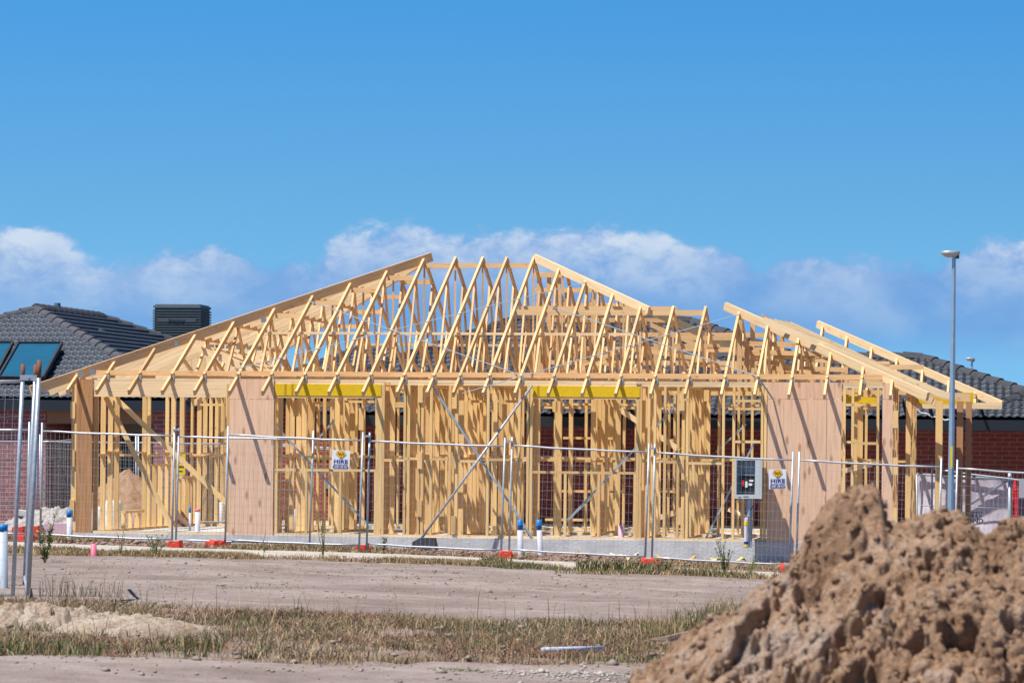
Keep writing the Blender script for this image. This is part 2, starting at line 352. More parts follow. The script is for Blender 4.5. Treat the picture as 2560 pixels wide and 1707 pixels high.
def gridmesh(name, X, Y, Z, m, **kw):
    n, k = X.shape; idx = np.arange(n * k).reshape(n, k)
    F = np.stack([idx[:-1, :-1], idx[:-1, 1:], idx[1:, 1:], idx[1:, :-1]], -1).reshape(-1, 4)
    return mesh(name, np.stack([X, Y, Z], -1).reshape(-1, 3), F, m, smooth=True, origin=False, **kw)
xs = np.concatenate([-np.geomspace(2500, 22, 14), np.arange(-21.5, 21.51, .25), np.geomspace(22, 2500, 14)])
ys = np.concatenate([[-60, -20, 0], np.arange(4, 78, .25), np.geomspace(78.5, 5000, 30)])
X, Y = np.meshgrid(xs, ys); tag(gridmesh('ground', X, Y, gz(X, Y), GROUND), kind='structure')
def strip(name, far, near, m, dz, rows, n=260, jit=0.0, seed=1):
    t = np.linspace(0, 1, n); fx = np.array([p[0] for p in far]); fy = np.array([p[1] for p in far]); nx = np.array([p[0] for p in near]); ny = np.array([p[1] for p in near])
    pxs = np.linspace(fx[0], fx[-1], n)
    A = np.array([G(x, np.interp(x, fx, fy)) for x in pxs]); B = np.array([G(x, np.interp(x, nx, ny)) for x in pxs])
    ja = jit * (fbm(A[:, 0] * 1.2, A[:, 1] * 0, seed, 3) - .5)[:, None]; jb = jit * (fbm(B[:, 0] * 1.2, B[:, 1] * 0 + 5, seed, 3) - .5)[:, None]
    A[:, 1:2] += ja; B[:, 1:2] += jb
    s = np.linspace(0, 1, rows)[:, None, None]; Q = A[None] * (1 - s) + B[None] * s
    Z = gz(Q[..., 0], Q[..., 1]) + dz
    ed = np.minimum(1, np.minimum(np.arange(rows), np.arange(rows)[::-1]) / 1.0)[:, None]
    Z = Z - (1 - ed) * (dz + .03)
    return gridmesh(name, Q[..., 0], Q[..., 1], Z, m), A, B
ROADFAR = [(-500, 1385), (-100, 1393), (300, 1393), (800, 1405), (1100, 1413), (1400, 1431), (1750, 1446), (2000, 1456), (3000, 1500)]
ROADNEAR = [(-500, 1492), (-100, 1500), (300, 1508), (600, 1532), (1000, 1545), (1300, 1556), (1700, 1562), (2100, 1570), (3000, 1600)]
rd, RA, RB = strip('gravel_road', ROADFAR, ROADNEAR, ROADM, .035, 60, jit=1.0); tag(rd, kind='structure')
PATHFAR = [(-500, 1345), (100, 1362), (440, 1375), (900, 1387), (1265, 1402), (1620, 1420), (1960, 1437), (3000, 1478)]
PATHNEAR = [(x, y + 11) for x, y in PATHFAR]
pt, PA, PB = strip('footpath', PATHFAR, PATHNEAR, PATHM, .05, 8); tag(pt, kind='structure')
tr, TA, TB = strip('track', [(-500, 1645), (300, 1650), (900, 1655), (1400, 1668), (3000, 1690)], [(-500, 1900), (3000, 1990)], ROADM, .03, 40, n=160, jit=1.2); tag(tr, kind='structure')

# ------------------------------------------------------------------ house frame coordinates
TH = R(8.5); cT, sT = math.cos(TH), math.sin(TH); D0 = 60.0
def H(u, v, z): return Vector((u * cT + v * sT, D0 - u * sT + v * cT, z + EYE))
def hit(px, py, v):
    d = P(px, py, 1.0) - Vector((0, 0, EYE)); t = (v + D0 * cT) / (d.x * sT + cT)
    return d.x * t * cT - (t - D0) * sT, d.z * t
def U(px, v=0.0, py=1150): return hit(px, py, v)[0]
ZSL, ZPL, ZT, TAN = -1.375, 1.40, 1.135, .448; OV = .6
def roofpt(px, py, lift=.06):
    d = P(px, py, 1.0) - Vector((0, 0, EYE))          # z = ZT+lift+TAN*(v+OV), v = t*(dx sT + cT) - D0 cT
    t = (ZT + lift + TAN * (OV - D0 * cT)) / (d.z - TAN * (d.x * sT + cT)); return Vector((d.x * t, t, EYE + d.z * t))
UV = Vector((cT, -sT, 0)); VV = Vector((sT, cT, 0))
house = empty('house_frame', H(0, 5, ZSL - .27), 'unfinished pine house frame with open roof trusses standing on a concrete slab', 'house frame')
# slab
sb = MB()
uL = U(178); uR = U(2231)
def hbox(mb, u0, u1, v0, v1, z0, z1):
    V = [H(u, v, z) for u in (u0, u1) for v in (v0, v1) for z in (z0, z1)]; mb.add(V, BOXF); return mb
hbox(sb, uL - .02, uR + .05, -.03, 12.3, -1.95, ZSL); hbox(sb, uR + .053, uR + 1.6, 6.2, 13.2, -2.0, ZSL - .004)
sb.build('slab', CONC, house)
# wall sticks
stud_n = [0]; far_studs = MB(); far_plates = MB()
front = empty('wall_frame', H(uL, 0, ZSL), parent=house)
def stick(name, u0, v0, z0, u1, v1, z1, wu, wd, m=T_STUD, parent=front, up=None):
    return member(name, H(u0, v0, z0), H(u1, v1, z1), wu, wd, m, parent, up or VV)
def fstud(px, z0=ZSL + .045, z1=ZPL - .09, v=.045, wdt=.045, m=T_STUD):
    return stick('stud', U(px, v), v, z0, U(px, v), v, z1, wdt, .09, m)
def zpx(px, py, v=0): return hit(px, py, v)[1]
def rail(name, pxa, pxb, pya, v=.045, hgt=.045, m=T_STUD, dep=.09, parent=front):
    z = zpx((pxa + pxb) / 2, pya, v); return stick(name, U(pxa, v), v, z, U(pxb, v), v, z, hgt, dep, m, parent, up=VV.cross(Vector((0, 0, 1))) if False else Vector((0, 0, 1)).cross(VV) * 0 + Vector((0, 0, 1)))
def hplank(name, u0, u1, v, z, hgt, dep, m, parent):     # horizontal board along the front: dep in v, hgt in z
    return member(name, H(u0, v, z), H(u1, v, z), dep, hgt, m, parent, (0, 0, 1))
def hp(name, pxa, pxb, py, hgt=.045, v=.045, m=T_STUD, dep=.09, parent=front):
    return hplank(name, U(pxa, v), U(pxb, v), v, zpx((pxa + pxb) / 2, py, v), hgt, dep, m, parent)
# plates
for a, b in ((uL, U(960)), (U(960), U(1590)), (U(1590), uR)):
    hplank('top_plate', a, b - .003, .045, ZPL - .0225, .045, .09, T_PALE, front); hplank('top_plate', a + .1, b - .003, .045, ZPL - .069, .045, .088, T_PALE, front)
    hplank('bottom_plate', a, b - .003, .045, ZSL + .0225, .045, .09, T_PALE, front)
hplank('rim_board', U(232), uR - .1, .18, ZPL + .10, .09, .035, T_TRUSS, house)
full = [686, 958, 1012, 1022, 1047, 1056, 1078, 1125, 1142, 1220, 1298, 1320, 1328, 1594, 1601, 1622, 1637, 1662, 1695, 1718, 1808, 1834, 1905, 1913, 2110, 2131, 2194, 570]
for px in full: fstud(px)
for px in (944, 951): fstud(px, wdt=.05)
for px in (767, 852): fstud(px, z1=zpx(px, 1178))
for px in (1414, 1498, 1588): fstud(px, z1=zpx(px, 1184))
for px in (940, 692): fstud(px, z1=zpx(px, 1178) - .02)
hp('sill_plate', 689, 942, 1175); hp('sill_plate', 1332, 1592, 1181)
# lintels
def lintel(pa, pb, y0, y1, m, v=.02, dep=.06):
    z0, z1 = zpx((pa + pb) / 2, y1), zpx((pa + pb) / 2, y0); return hplank('lintel', U(pa), U(pb), v, (z0 + z1) / 2, z1 - z0, dep, m, front)
lintel(686, 951, 960, 989, YEL); lintel(1330, 1598, 965, 992, YEL); hp('lintel_trim', 686, 951, 992, .04); hp('lintel_trim', 1330, 1598, 995, .04)
lintel(233, 573, 958, 988, T_PALE, v=.03); hp('lintel_trim', 233, 573, 990, .03, m=T_PALE)
for a, b, y in ((960, 1011, 1150), (1014, 1045, 1146), (1058, 1077, 1152), (1080, 1124, 1147), (1144, 1218, 1153), (1222, 1297, 1149), (1300, 1318, 1150), (1603, 1621, 1150), (1639, 1661, 1153), (1664, 1694, 1155), (1720, 1807, 1158),
                (1836, 1904, 1002), (1836, 1904, 1104), (2112, 2130, 1105), (2133, 2193, 1108), (2112, 2193, 1012)):
    hp('noggin', a, b, y)
# blocking stacks beside corner posts
for px, ys_ in ((1050, (985, 1150, 1270)), (1135, (1000, 1150, 1310)), (1704, (1005, 1160, 1290)), (2238, (1048, 1165, 1290)), (182, (1025, 1145, 1270))):
    for y in ys_:
        z = zpx(px, y); stick('blocking', U(px), -.012, z - .15, U(px), -.012, z + .15, .085, .04)
# left corner pier
member('corner_post', H(U(184), .045, ZSL), H(U(184), .045, ZPL - .09), .09, .09, T_STUD, house, VV)
def panel(pa, pb, m, z0=ZSL - .02, z1=ZPL + .0, v=-.012, th=.02, split=True):
    if split and m is PLY:
        zj = zpx((pa + pb) / 2, 998); panel(pa, pb, m, z0, zj - .003, v, th, False); return panel(pa, pb, m, zj + .003, z1, v, th, False)
    mb = MB(); hbox(mb, U(pa), U(pb), v - th / 2, v + th / 2, z0, z1); return mb.build('plywood_panel', m, house)
panel(191, 231, PLYB, z1=ZPL - .02); panel(573, 684, PLY); panel(1918, 2065, PLY); panel(2066, 2103, PLY); panel(2205, 2231, PLY)
# left side wall seen from inside, and interior walls. near studs are single parts, the rest one part
nwall = [0]
def vwall(px0, v0, v1, gaps=(), sp=.45, single=False, nog=True, m=T_STUD, u=None, wdt=.045):
    u = U(px0, v0) if u is None else u
    par = empty('wall_frame', H(u, v0, ZSL), parent=house) if single else None
    v = v0 + .03
    while v < v1:
        z0, z1 = ZSL + .045, ZPL - .09; du = random.uniform(-.02, .02) if not (px0 == 238) else 0
        for g in gaps:
            if g[0] < v < g[1]: z0, z1 = g[2], g[3]
        for (a, b) in ([(z0, z1)] if not isinstance(z0, tuple) else [z0, z1]):
            if single: member('stud', H(u + du, v, a), H(u + du, v, b), random.choice((.09, .09, .07)), wdt, m, par, VV)
            else: far_studs.bar(H(u + du, v, a), H(u + du, v, b), random.choice((.09, .07)), wdt, VV)
        v += sp * random.choice((1, 1, 1, .55, .9))
    tgt = far_plates
    tgt.bar(H(u, v0, ZPL - .0225), H(u, v1, ZPL - .0225), .09, .045); tgt.bar(H(u, v0, ZPL - .068), H(u, v1, ZPL - .068), .088, .045)
    tgt.bar(H(u, v0, ZSL + .0225), H(u, v1, ZSL + .0225), .088, .045)
    if nog:
        for k in range(int((v1 - v0) / .9)):
            tgt.bar(H(u, v0 + .9 * k, ZSL + 1.4 + .05 * (k % 2)), H(u, v0 + .9 * k + .8, ZSL + 1.4 + .05 * (k % 2)), .086, .04)
def uwall(v, pa, pb, sp=.5, skip=(), nog=True, head=None):
    u0, u1 = U(pa, v), U(pb, v); u = u0
    while u < u1:
        px = pa + (pb - pa) * (u - u0) / (u1 - u0)
        if not any(a < px < b for a, b in skip): far_studs.bar(H(u, v, ZSL + .045), H(u, v, ZPL - .09), .045, .09, VV)
        u += sp * random.choice((1, 1, .6, .9))
    far_plates.bar(H(u0, v, ZPL - .045), H(u1, v, ZPL - .045), .09, .085); far_plates.bar(H(u0, v, ZSL + .022), H(u1, v, ZSL + .022), .09, .045)
    if nog:
        far_plates.bar(H(u0, v, ZSL + 1.42), H(u1, v, ZSL + 1.42), .086, .045)
    for a, b in skip:
        far_plates.bar(H(U(a, v), v, ZPL - .35), H(U(b, v), v, ZPL - .35), .086, .045)
u0 = U(238)
vwall(238, .15, 12.2, gaps=((2.0, 3.3, ZSL + .045, ZSL + .33), (4.1, 5.3, ZSL + .045, ZSL + 1.2), (6.3, 7.9, ZSL + .045, ZSL + .95)), sp=.5, single=True)
far_plates.bar(H(u0, 1.95, ZSL + .35), H(u0, 3.35, ZSL + .35), .09, .045); far_plates.bar(H(u0, 4.05, ZSL + 1.22), H(u0, 5.35, ZSL + 1.22), .09, .045); far_plates.bar(H(u0, 6.25, ZSL + .97), H(u0, 7.95, ZSL + .97), .09, .045)
for (px, a, b, si) in ((700, .12, 3.2, True), (842, 2.6, 5.4, True), (966, .15, 1.1, True), (1030, .12, 4.6, True), (1150, .3, 3.4, True), (1240, .5, 3.9, True), (1340, .15, .9, False), (1484, 3.0, 6.4, False), (1608, .2, 3.0, True),
                   (1706, .2, 5.2, True), (1125, 5, 8.5, False), (1500, 7.5, 9.5, False), (2140, 4, 5.5, False)):
    vwall(px, a, b, single=si, sp=.60)
uwall(3.9, 700, 1330, .62, skip=((770, 838), (975, 1022)))
uwall(3.6, 1340, 1910, .6, skip=((1355, 1482), (1540, 1610), (1655, 1705), (1815, 1900)))
uwall(7.2, 480, 1330, .6, skip=((500, 560), (770, 830), (975, 1025)))
uwall(7.6, 1330, 2200, .6, skip=((1360, 1480), (1540, 1605), (1650, 1700), (1820, 1905)))
uwall(12.2, 560, 2180, .75, skip=((785, 822), (980, 1020), (1365, 1400), (1440, 1475), (1560, 1600), (1668, 1690), (1840, 1900)))
uwall(5.7, 2105, 2290, .4, skip=((2150, 2200),))
# single sticks that stand in the openings
for px, v, wd in ((1396, 2.2, .12), (1388, 3.0, .05), (1427, 3.6, .075), (1465, 5.0, .05), (1545, 3.2, .09), (1560, 7.0, .05), (1590, 5.5, .05), (1644, 4.0, .09), (1672, 5.0, .045), (1686, 7.5, .045), (782, 3.0, .045), (795, 3.2, .05), (811, 2.0, .055), (828, 8, .045),
                  (995, 9, .04), (1016, 3.5, .09), (1232, 6, .05), (1858, 3.5, .05), (1880, 9, .05), (1846, 6.0, .045), (2150, 4.4, .10), (2165, 6.5, .05), (1750, 8, .05), (498, 9, .05), (545, 10, .05), (455, 8.5, .09)):
    uu = U(px, v); far_studs.bar(H(uu, v, ZSL), H(uu, v, ZPL - .05), wd, .09, VV)
for a, b, y, v in ((1408, 1545, 1095, 4.5), (1332, 1400, 1011, 1.6), (1332, 1420, 1150, 3.2), (1440, 1548, 1152, 3.8), (1405, 1562, 1228, 5.2), (1365, 1480, 1299, 6.0), (770, 845, 1007, 3.0), (760, 840, 1146, 4.0), (860, 935, 1004, 2.0), (1040, 1075, 1020, 1.0), (1150, 1215, 1003, 1.2), (1240, 1290, 1003, 1.4), (1545, 1600, 1150, 5),
                   (1640, 1700, 1100, 6), (1838, 1905, 1238, 5), (1720, 1800, 1150, 3), (2110, 2190, 1150, 4.4), (1610, 1640, 1000, 1), (1640, 1695, 1228, 5.5)):
    za = hit((a + b) / 2, y, v)[1]; far_plates.bar(H(U(a, v), v, za), H(U(b, v), v, za), .09, .045)
for px, y0, y1, v in ((1388, 1003, 1030, 1.5), (1396, 1003, 1032, 1.5), (742, 1000, 1040, 1.0), (905, 1020, 1075, 1.6), (1165, 1006, 1060, .9), (1262, 1010, 1052, .8), (1766, 975, 1003, .6), (893, 1130, 1165, 2.0), (1110, 1290, 1310, 1.0)):
    uu = U(px, v); far_plates.bar(H(uu, v - .1, hit(px, y1, v)[1]), H(uu, v - .1, hit(px, y0, v)[1]), .09, .045, VV)
# right side wall
for i in range(16):
    v = .1 + i * .42; uu = uR - .05 + (0.0 if v < 3 else .22)
    if i < 11: member('stud', H(uu, v, ZSL + .045), H(uu, v, ZPL - .09), .09, .045, T_STUD if i % 3 else T_DARK, front, VV)
    else: far_studs.bar(H(uu, v, ZSL + .045), H(uu, v, ZPL - .09), .09, .045, VV)
far_plates.bar(H(uR - .05, .1, ZPL - .04), H(uR - .05, 3, ZPL - .04), .09, .085); far_plates.bar(H(uR + .17, 3, ZPL - .04), H(uR + .17, 6.6, ZPL - .04), .09, .085)
member('lintel', H(uR + .3, 5.8, ZPL - .15), H(uR + 1.3, 5.8, ZPL - .15), .06, .22, YEL, house)
tag(far_studs.build('interior_studs', T_STUD, house), kind='stuff'); far_plates.build('interior_plates', T_STUD, house)
# temporary timber and steel braces in the walls
def brace(pa, pb, va, vb, w_, d_, m, nm='brace'):
    (ua, za), (ub, zb) = hit(*pa, va), hit(*pb, vb); return member(nm, H(ua, va, za), H(ub, vb, zb), w_, d_, m, house, VV)
brace((264, 992), (432, 1322), .5, .5, .09, .03, T_STUD); brace((285, 992), (572, 1262), .3, .3, .09, .03, T_STUD)
for a, b, va, vb in (((1079, 962), (1329, 1341), -.03, -.03), ((690, 1066), (928, 1320), .7, .7), ((840, 1045), (770, 1125), 6, 6), ((1702, 1000), (1400, 1320), 2.2, 2.2), ((1890, 1098), (1765, 1345), 1.5, 1.5), ((1475, 1245), (1395, 1325), 3, 3), ((1865, 1060), (1790, 1130), 5, 5)):
    brace(a, b, va, vb, .036, .008, STRAP, 'steel_brace')
brace((1545, 1020), (1700, 1125), 4.5, 4.5, .1, .04, T_PALE); brace((1610, 1305), (1690, 1280), 5, 5, .1, .04, T_PALE); brace((1822, 1272), (1880, 1300), 1.2, 1.0, .08, .03, T_PALE)
brace((2105, 1178), (2180, 1160), 4, 4, .09, .04, T_PALE)

# ------------------------------------------------------------------ roof
W = 12.2
uLe = U(75, -OV); uM = U(1207, -OV) + 6.1; uS = U(2318, -OV)
hM, hS = 6.1 * TAN, 3.77 * TAN
tails = [168, 241, 322, 405, 486, 573, 656, 740, 822, 907, 992, 1067, 1133, 1207, 1287, 1370, 1455, 1539, 1626, 1712, 1803, 1886, 1972, 2061, 2149, 2226]
def prof(v, v0, v1, h):   # chord centre height
    return ZT + min(TAN * (v - v0), TAN * (v1 - v), h)
def truss(u, v0, v1, h, dense=True, jack=False):
    t = empty('roof_truss', H(u, v0 + OV, ZPL), parent=house)
    vt = v0 + h / TAN; vb = v1 - h / TAN
    up = Vector((0, 0, 1)); X_ = random.uniform(-.01, .01)
    member('top_chord', H(u, v0, ZT), H(u, vt, ZT + h), .042, .095, T_TRUSS, t)
    if jack:
        member('bottom_chord', H(u, v0 + OV, ZPL + .046), H(u, v0 + h / TAN, ZPL + .046), .035, .09, T_TRUSS, t)
        if h > .9: member('web', H(u, vt - .12, ZPL + .09), H(u, vt - .12, ZT + h - .1), .035, .07, T_TRUSS, t)
        return t
    if vb - vt > .15: member('flat_chord', H(u, vt, ZT + h - .01), H(u, vb, ZT + h - .01), .042, .09, T_TRUSS, t)
    member('rear_chord', H(u, vb, ZT + h), H(u, v1, ZT), .042, .09, T_TRUSS, t)
    member('bottom_chord', H(u, v0 + OV - .05, ZPL + .046), H(u, v1 - OV, ZPL + .046), .036, .09, T_TRUSS, t)
    wd = v1 - v0; k = 6 if wd > 10 else 4
    bots = [v0 + OV + (wd - 2 * OV) * i / k for i in range(k + 1)]
    tops_ = [(bots[i] + bots[i + 1]) / 2 for i in range(k)]
    if vb - vt < .2: tops_ = [x if abs(x - (v0 + v1) / 2) > .9 else x for x in tops_]
    for i in range(k):
        zt = prof(tops_[i], v0, v1, h) - .05
        if i > 0: member('web', H(u, bots[i], ZPL + .09), H(u, tops_[i] + X_, zt), .035, .07, T_TRUSS, t)
        if i < k - 1: member('web', H(u, bots[i + 1], ZPL + .09), H(u, tops_[i] + X_, zt), .035, .07, T_TRUSS, t)
    mid = (v0 + v1) / 2
    if h > 1.0: member('web', H(u, mid, ZPL + .09), H(u, mid, prof(mid, v0, v1, h) - .05), .035, .07, T_TRUSS, t)
    return t
us = [U(p, -OV, 985) for p in tails]
def hat(u):
    a = min(TAN * (u - uLe), hM, TAN * (uM - u)); b = min(hS, TAN * (uS - u)); return a if u < uM - 6.2 else max(a, b)
for u in us:
    h = hat(u)
    if u < uM - 3.77 - .05:
        if u - uLe < 2.0: truss(u, -OV, W - OV, h, jack=True)
        else: truss(u, -OV, W - OV, h)
    elif h > .95: truss(u, -OV, 7.54 - OV, h)
    else: truss(u, -OV, 8.3 - OV, h, jack=True)
def rafter(name, a, b, w_=.045, d_=.14, m=T_TRUSS, parent=None): return member(name, a, b, w_, d_, m, parent or house)
ZH = ZT + .02
rafter('hip_rafter', H(uLe, -OV, ZH), H(uLe + 6.15, -OV + 6.15, ZH + 6.15 * TAN), .045, .17)
rafter('hip_rafter', H(uLe, W - OV, ZH), H(uLe + 6.1, W - OV - 6.1, ZH + 6.1 * TAN))
rafter('hip_rafter', H(uM - 6.1, -OV + 6.1, ZH + hM), H(uM - 3.6, -OV + 3.6, ZH + 3.6 * TAN), .06, .15, T_PALE); rafter('hip_rafter', H(uM - 6.1, -OV + 6.1, ZH + hM - .01), H(uM - .0, W - OV, ZH), .045, .15, T_PALE)
rafter('hip_rafter', H(uS - 3.82, -OV + 3.82, ZH + 3.82 * TAN), H(uS, -OV, ZH), .06, .15, T_PALE); rafter('hip_rafter', H(uS - 3.77, -OV + 3.77, ZH + hS), H(uS, 7.54 - OV, ZH), .045, .14, T_PALE)
# jack rafters of the left hip end, running along the front
for k in range(1, 20):
    v = -OV + .6 * k
    ln = min(.6 * k, W - .6 * k)
    if ln > .6: rafter('jack_rafter', H(uLe + (.5 if v > 1.4 else 0), v, ZT + (.5 * TAN if v > 1.4 else 0)), H(uLe + ln, v, ZT + ln * TAN), .04, .10, T_PALE)
for k in range(1, 13):
    v = -OV + .6 * k; ln = min(.6 * k, 7.54 - .6 * k, 3.77)
    if ln > .3: rafter('jack_rafter', H(uS, v, ZT), H(uS - ln, v, ZT + ln * TAN), .045, .11, T_PALE)
# ridge boards, purlins, blocks
def board(ua, ub, v, z, hgt=.09, dep=.04, m=T_TRUSS, nm='purlin'): return hplank(nm, ua, ub, v, z, hgt, dep, m, house)
r0, r1 = us[10], us[13]
for i in range(10, 13): board(us[i] + .022, us[i + 1] - .022, -OV + 6.05, ZT + hM - .13)
for i in range(5, 10):
    h = hat(us[i]); board(us[i] + .022, us[i + 1] - .022, -OV + h / TAN - .02, ZT + h - .10); board(us[i] + .022, us[i + 1] - .022, W - OV - h / TAN + .1, ZT + h - .10, .08)
board(us[5], us[17], -OV + 3.05, ZT + 2.85 * TAN - .10, .045, .09, T_PALE); board(us[6], us[14], W - OV - 3.05, ZT + 2.85 * TAN - .10, .045, .09)
board(us[14] - .6, us[19], -OV + 3.65, ZT + hS - .09, .10, .04, T_TRUSS); board(us[13], us[18], -OV + 4.5, ZT + hS + .02, .09, .04)
# rear right hip set: flat-topped trusses running along the house, stepping down towards the back
for k in range(1, 10):
    v = 5.7 + .6 * k; hh = hM - .265 * k; ua = us[13] - .05 - .06 * k; ub = us[13] + .60 * k - .12 if k < 5 else us[13] + 4.4
    t = empty('roof_truss', H(ua, v, ZPL), parent=house)
    member('flat_chord', H(ua, v, ZT + hh), H(ub, v, ZT + hh), .045, .09, T_TRUSS, t)
    n = max(2, int((ub - ua) / 1.0))
    for i in range(n + 1):
        uu = ua + .1 + (ub - ua - .2) * i / n; member('web', H(uu, v + .04, ZPL + .05), H(uu, v + .04, ZT + hh - .045), .085, .035, T_TRUSS, t)
        if i < n and k % 2 == 0 and hh > .8: member('web', H(uu, v + .08, ZPL + .05), H(uu + (ub - ua - .2) / n, v + .08, ZT + hh - .05), .07, .035, T_TRUSS, t)
    if k in (4, 6, 8):
        for uu in (ua + .1, ub - .6): member('nail_plate', H(uu, v - .026, ZT + hh - .12), H(uu, v - .026, ZT + hh + .04), .12, .004, PLATE, t, VV)
# porch-like gable inside the left end: boards falling to the right over short studs
for k in range(8):
    v = 2.2 + .5 * k; (ua, za), (ub, zb) = hit(466, 860, 2.2), hit(640, 930, 2.2)
    rafter('cross_rafter', H(ua, v, za), H(ub, v, zb), .04, .12, T_PALE)
for px in (472, 487, 505, 518, 533, 548): 
    uu = U(px, 4.6); member('cripple_stud', H(uu, 4.6, ZPL), H(uu, 4.6, ZPL + .62 - (px - 472) * .003), .085, .04, T_PALE, house, VV)
# inner sections on the right: jumble of lower trusses
for k in range(7):
    uu = us[20] + .62 * k - 1.2; 
    for v, hh in ((3.0, .72), (5.2, .45)):
        member('blocking', H(uu, v, ZPL + hh - .12 * k * .5), H(uu + .85, v, ZPL + hh - .12 * k * .5), .04, .09, T_TRUSS, house)
for (a, b, v) in (((1850, 885), (2090, 948), 3.0), ((1838, 858), (2000, 862), 2.6), ((1838, 880), (2050, 884), 2.9), ((1848, 918), (2120, 924), 3.2), ((1700, 845), (1830, 845), 5), ((1560, 868), (1800, 905), 6), ((1905, 790), (1975, 832), 6.4), ((2100, 940), (2235, 948), 1.0), ((1700, 905), (1900, 925), 6.5), ((1450, 920), (1560, 870), 5.5), ((1420, 935), (1520, 900), 5.0), ((1480, 900), (1640, 935), 6.5), ((1600, 800), (1760, 870), 7.5)):
    brace(a, b, v, v + .1, .085, .04, T_TRUSS, 'ceiling_tie')
for px, y0, v in ((1850, 800, 2.5), (1882, 800, 3), (1868, 860, 2.7), (1955, 840, 3), (2032, 885, 3.0), (2068, 880, 3.4), (1915, 900, 2), (2100, 930, 1.2)):
    (ua, za) = hit(px, y0, v); member('cripple_stud', H(ua, v, ZPL), H(ua, v, za), .085, .04, T_TRUSS, house, VV)
# third section over the rear right corner
tip = P(2505, 1008, 65.0); X0, Y0, Z0 = tip; uT = X0 * cT - (Y0 - D0) * sT; vT = X0 * sT + (Y0 - D0) * cT; zT = Z0 - EYE - .03
rafter('hip_rafter', H(uT, vT, zT), H(uT - 3.75, vT + 3.75, zT + 3.75 * TAN), .05, .15, T_PALE)
member('eave_fascia', H(uT, vT - .02, zT - .02), H(uT - 1.6, vT - .02, zT - .02), .035, .12, T_PALE, house)
for k in range(1, 8):
    uu = uT - .52 * k; hh = .52 * k
    t = empty('roof_truss', H(uu, vT, ZPL), parent=house)
    member('top_chord', H(uu, vT, zT - .02), H(uu, vT + hh, zT - .02 + hh * TAN), .042, .09, T_TRUSS, t)
    member('bottom_chord', H(uu, vT + .2, zT + .18), H(uu, vT + 6, zT + .18), .036, .09, T_TRUSS, t)
    if k > 2: member('web', H(uu, vT + hh - .1, zT + .2), H(uu, vT + hh - .1, zT + hh * TAN - .1), .07, .04, T_TRUSS, t, VV)
for px, wd, v in ((2347, .13, 4.6), (2399, .12, 5.0), (2421, .11, 5.2)):
    uu = U(px, v); member('verandah_post', H(uu, v, ZSL - .25), H(uu, v, ZPL - .22), wd, .09, (T_STUD, T_DARK, T_DARK)[(2347, 2399, 2421).index(px)], house, VV)
(ua, za), (ub, zb) = hit(2240, 975, 4.8), hit(2425, 995, 4.8)
member('verandah_beam', H(ua, 4.8, za), H(ub, 4.8, zb), .05, .14, T_TRUSS, house)
(ua, za), (ub, zb) = hit(2292, 998, 5.1), hit(2390, 1000, 5.1); member('lintel', H(ua, 5.1, za), H(ub, 5.1, zb), .06, .15, YEL, house)
(ua, za), (ub, zb) = hit(2100, 996, 3.5), hit(2195, 1002, 3.5); member('lintel', H(ua, 3.5, za), H(ub, 3.5, zb), .06, .12, YEL, house)
for i in range(6):
    v = 1.4 + .5 * i; (ua, za), (ub, zb) = hit(1908 + 13 * i, 800 + 2.2 * i, v), hit(2374 - 3 * i, 992 - .5 * i, v); member('stacked_rafter', H(ua, v, za), H(ub, v, zb), .045, .12, T_PALE, house)
# zig-zag metal strap bracing over the roof plane
for a, b in (((769, 751), (1297, 936)), ((590, 922), (1466, 705)), ((1365, 762), (1893, 940)), ((1155, 983), (1850, 785))):
    p, q = roofpt(*a), roofpt(*b); n = (UV.cross(VV * math.cos(R(24.3)) + Vector((0, 0, 1)) * math.sin(R(24.3)))).normalized()
    member('strap_brace', p, q, .022, .006, STRAP, house, n)
(ua, za), (ub, zb) = hit(1893, 940, -.5), hit(1933, 998, -.03); member('strap_brace', H(ua, -.5, za), H(ub, -.03, zb), .03, .01, STRAP, house, VV)
# nail plates along hips and eave
for px, py, v in ((232, 930, .0), (203, 934, .0), (445, 860, 2.2), (440, 858, 1.5), (660, 800, 2.4)):
    ua, za = hit(px, py, v); member('nail_plate', H(ua, v - .03, za - .045), H(ua, v - .03, za + .045), .10, .003, PLATE, house, VV)
for i in range(14):
    px = 480 + i * 13; ua, za = hit(px, 862 + i * .8, 3.2 + .1 * i); member('nail_plate', H(ua, 3.15 + .1 * i, za - .03), H(ua, 3.15 + .1 * i, za + .03), .07, .003, PLATE, house, VV)
for i in range(0, len(us), 1):
    if 1 <= i < 25: member('tie_bracket', H(us[i] + .05, .0, ZPL - .03), H(us[i] + .05, .0, ZPL + .06), .03, .035, STRAP, house, VV)

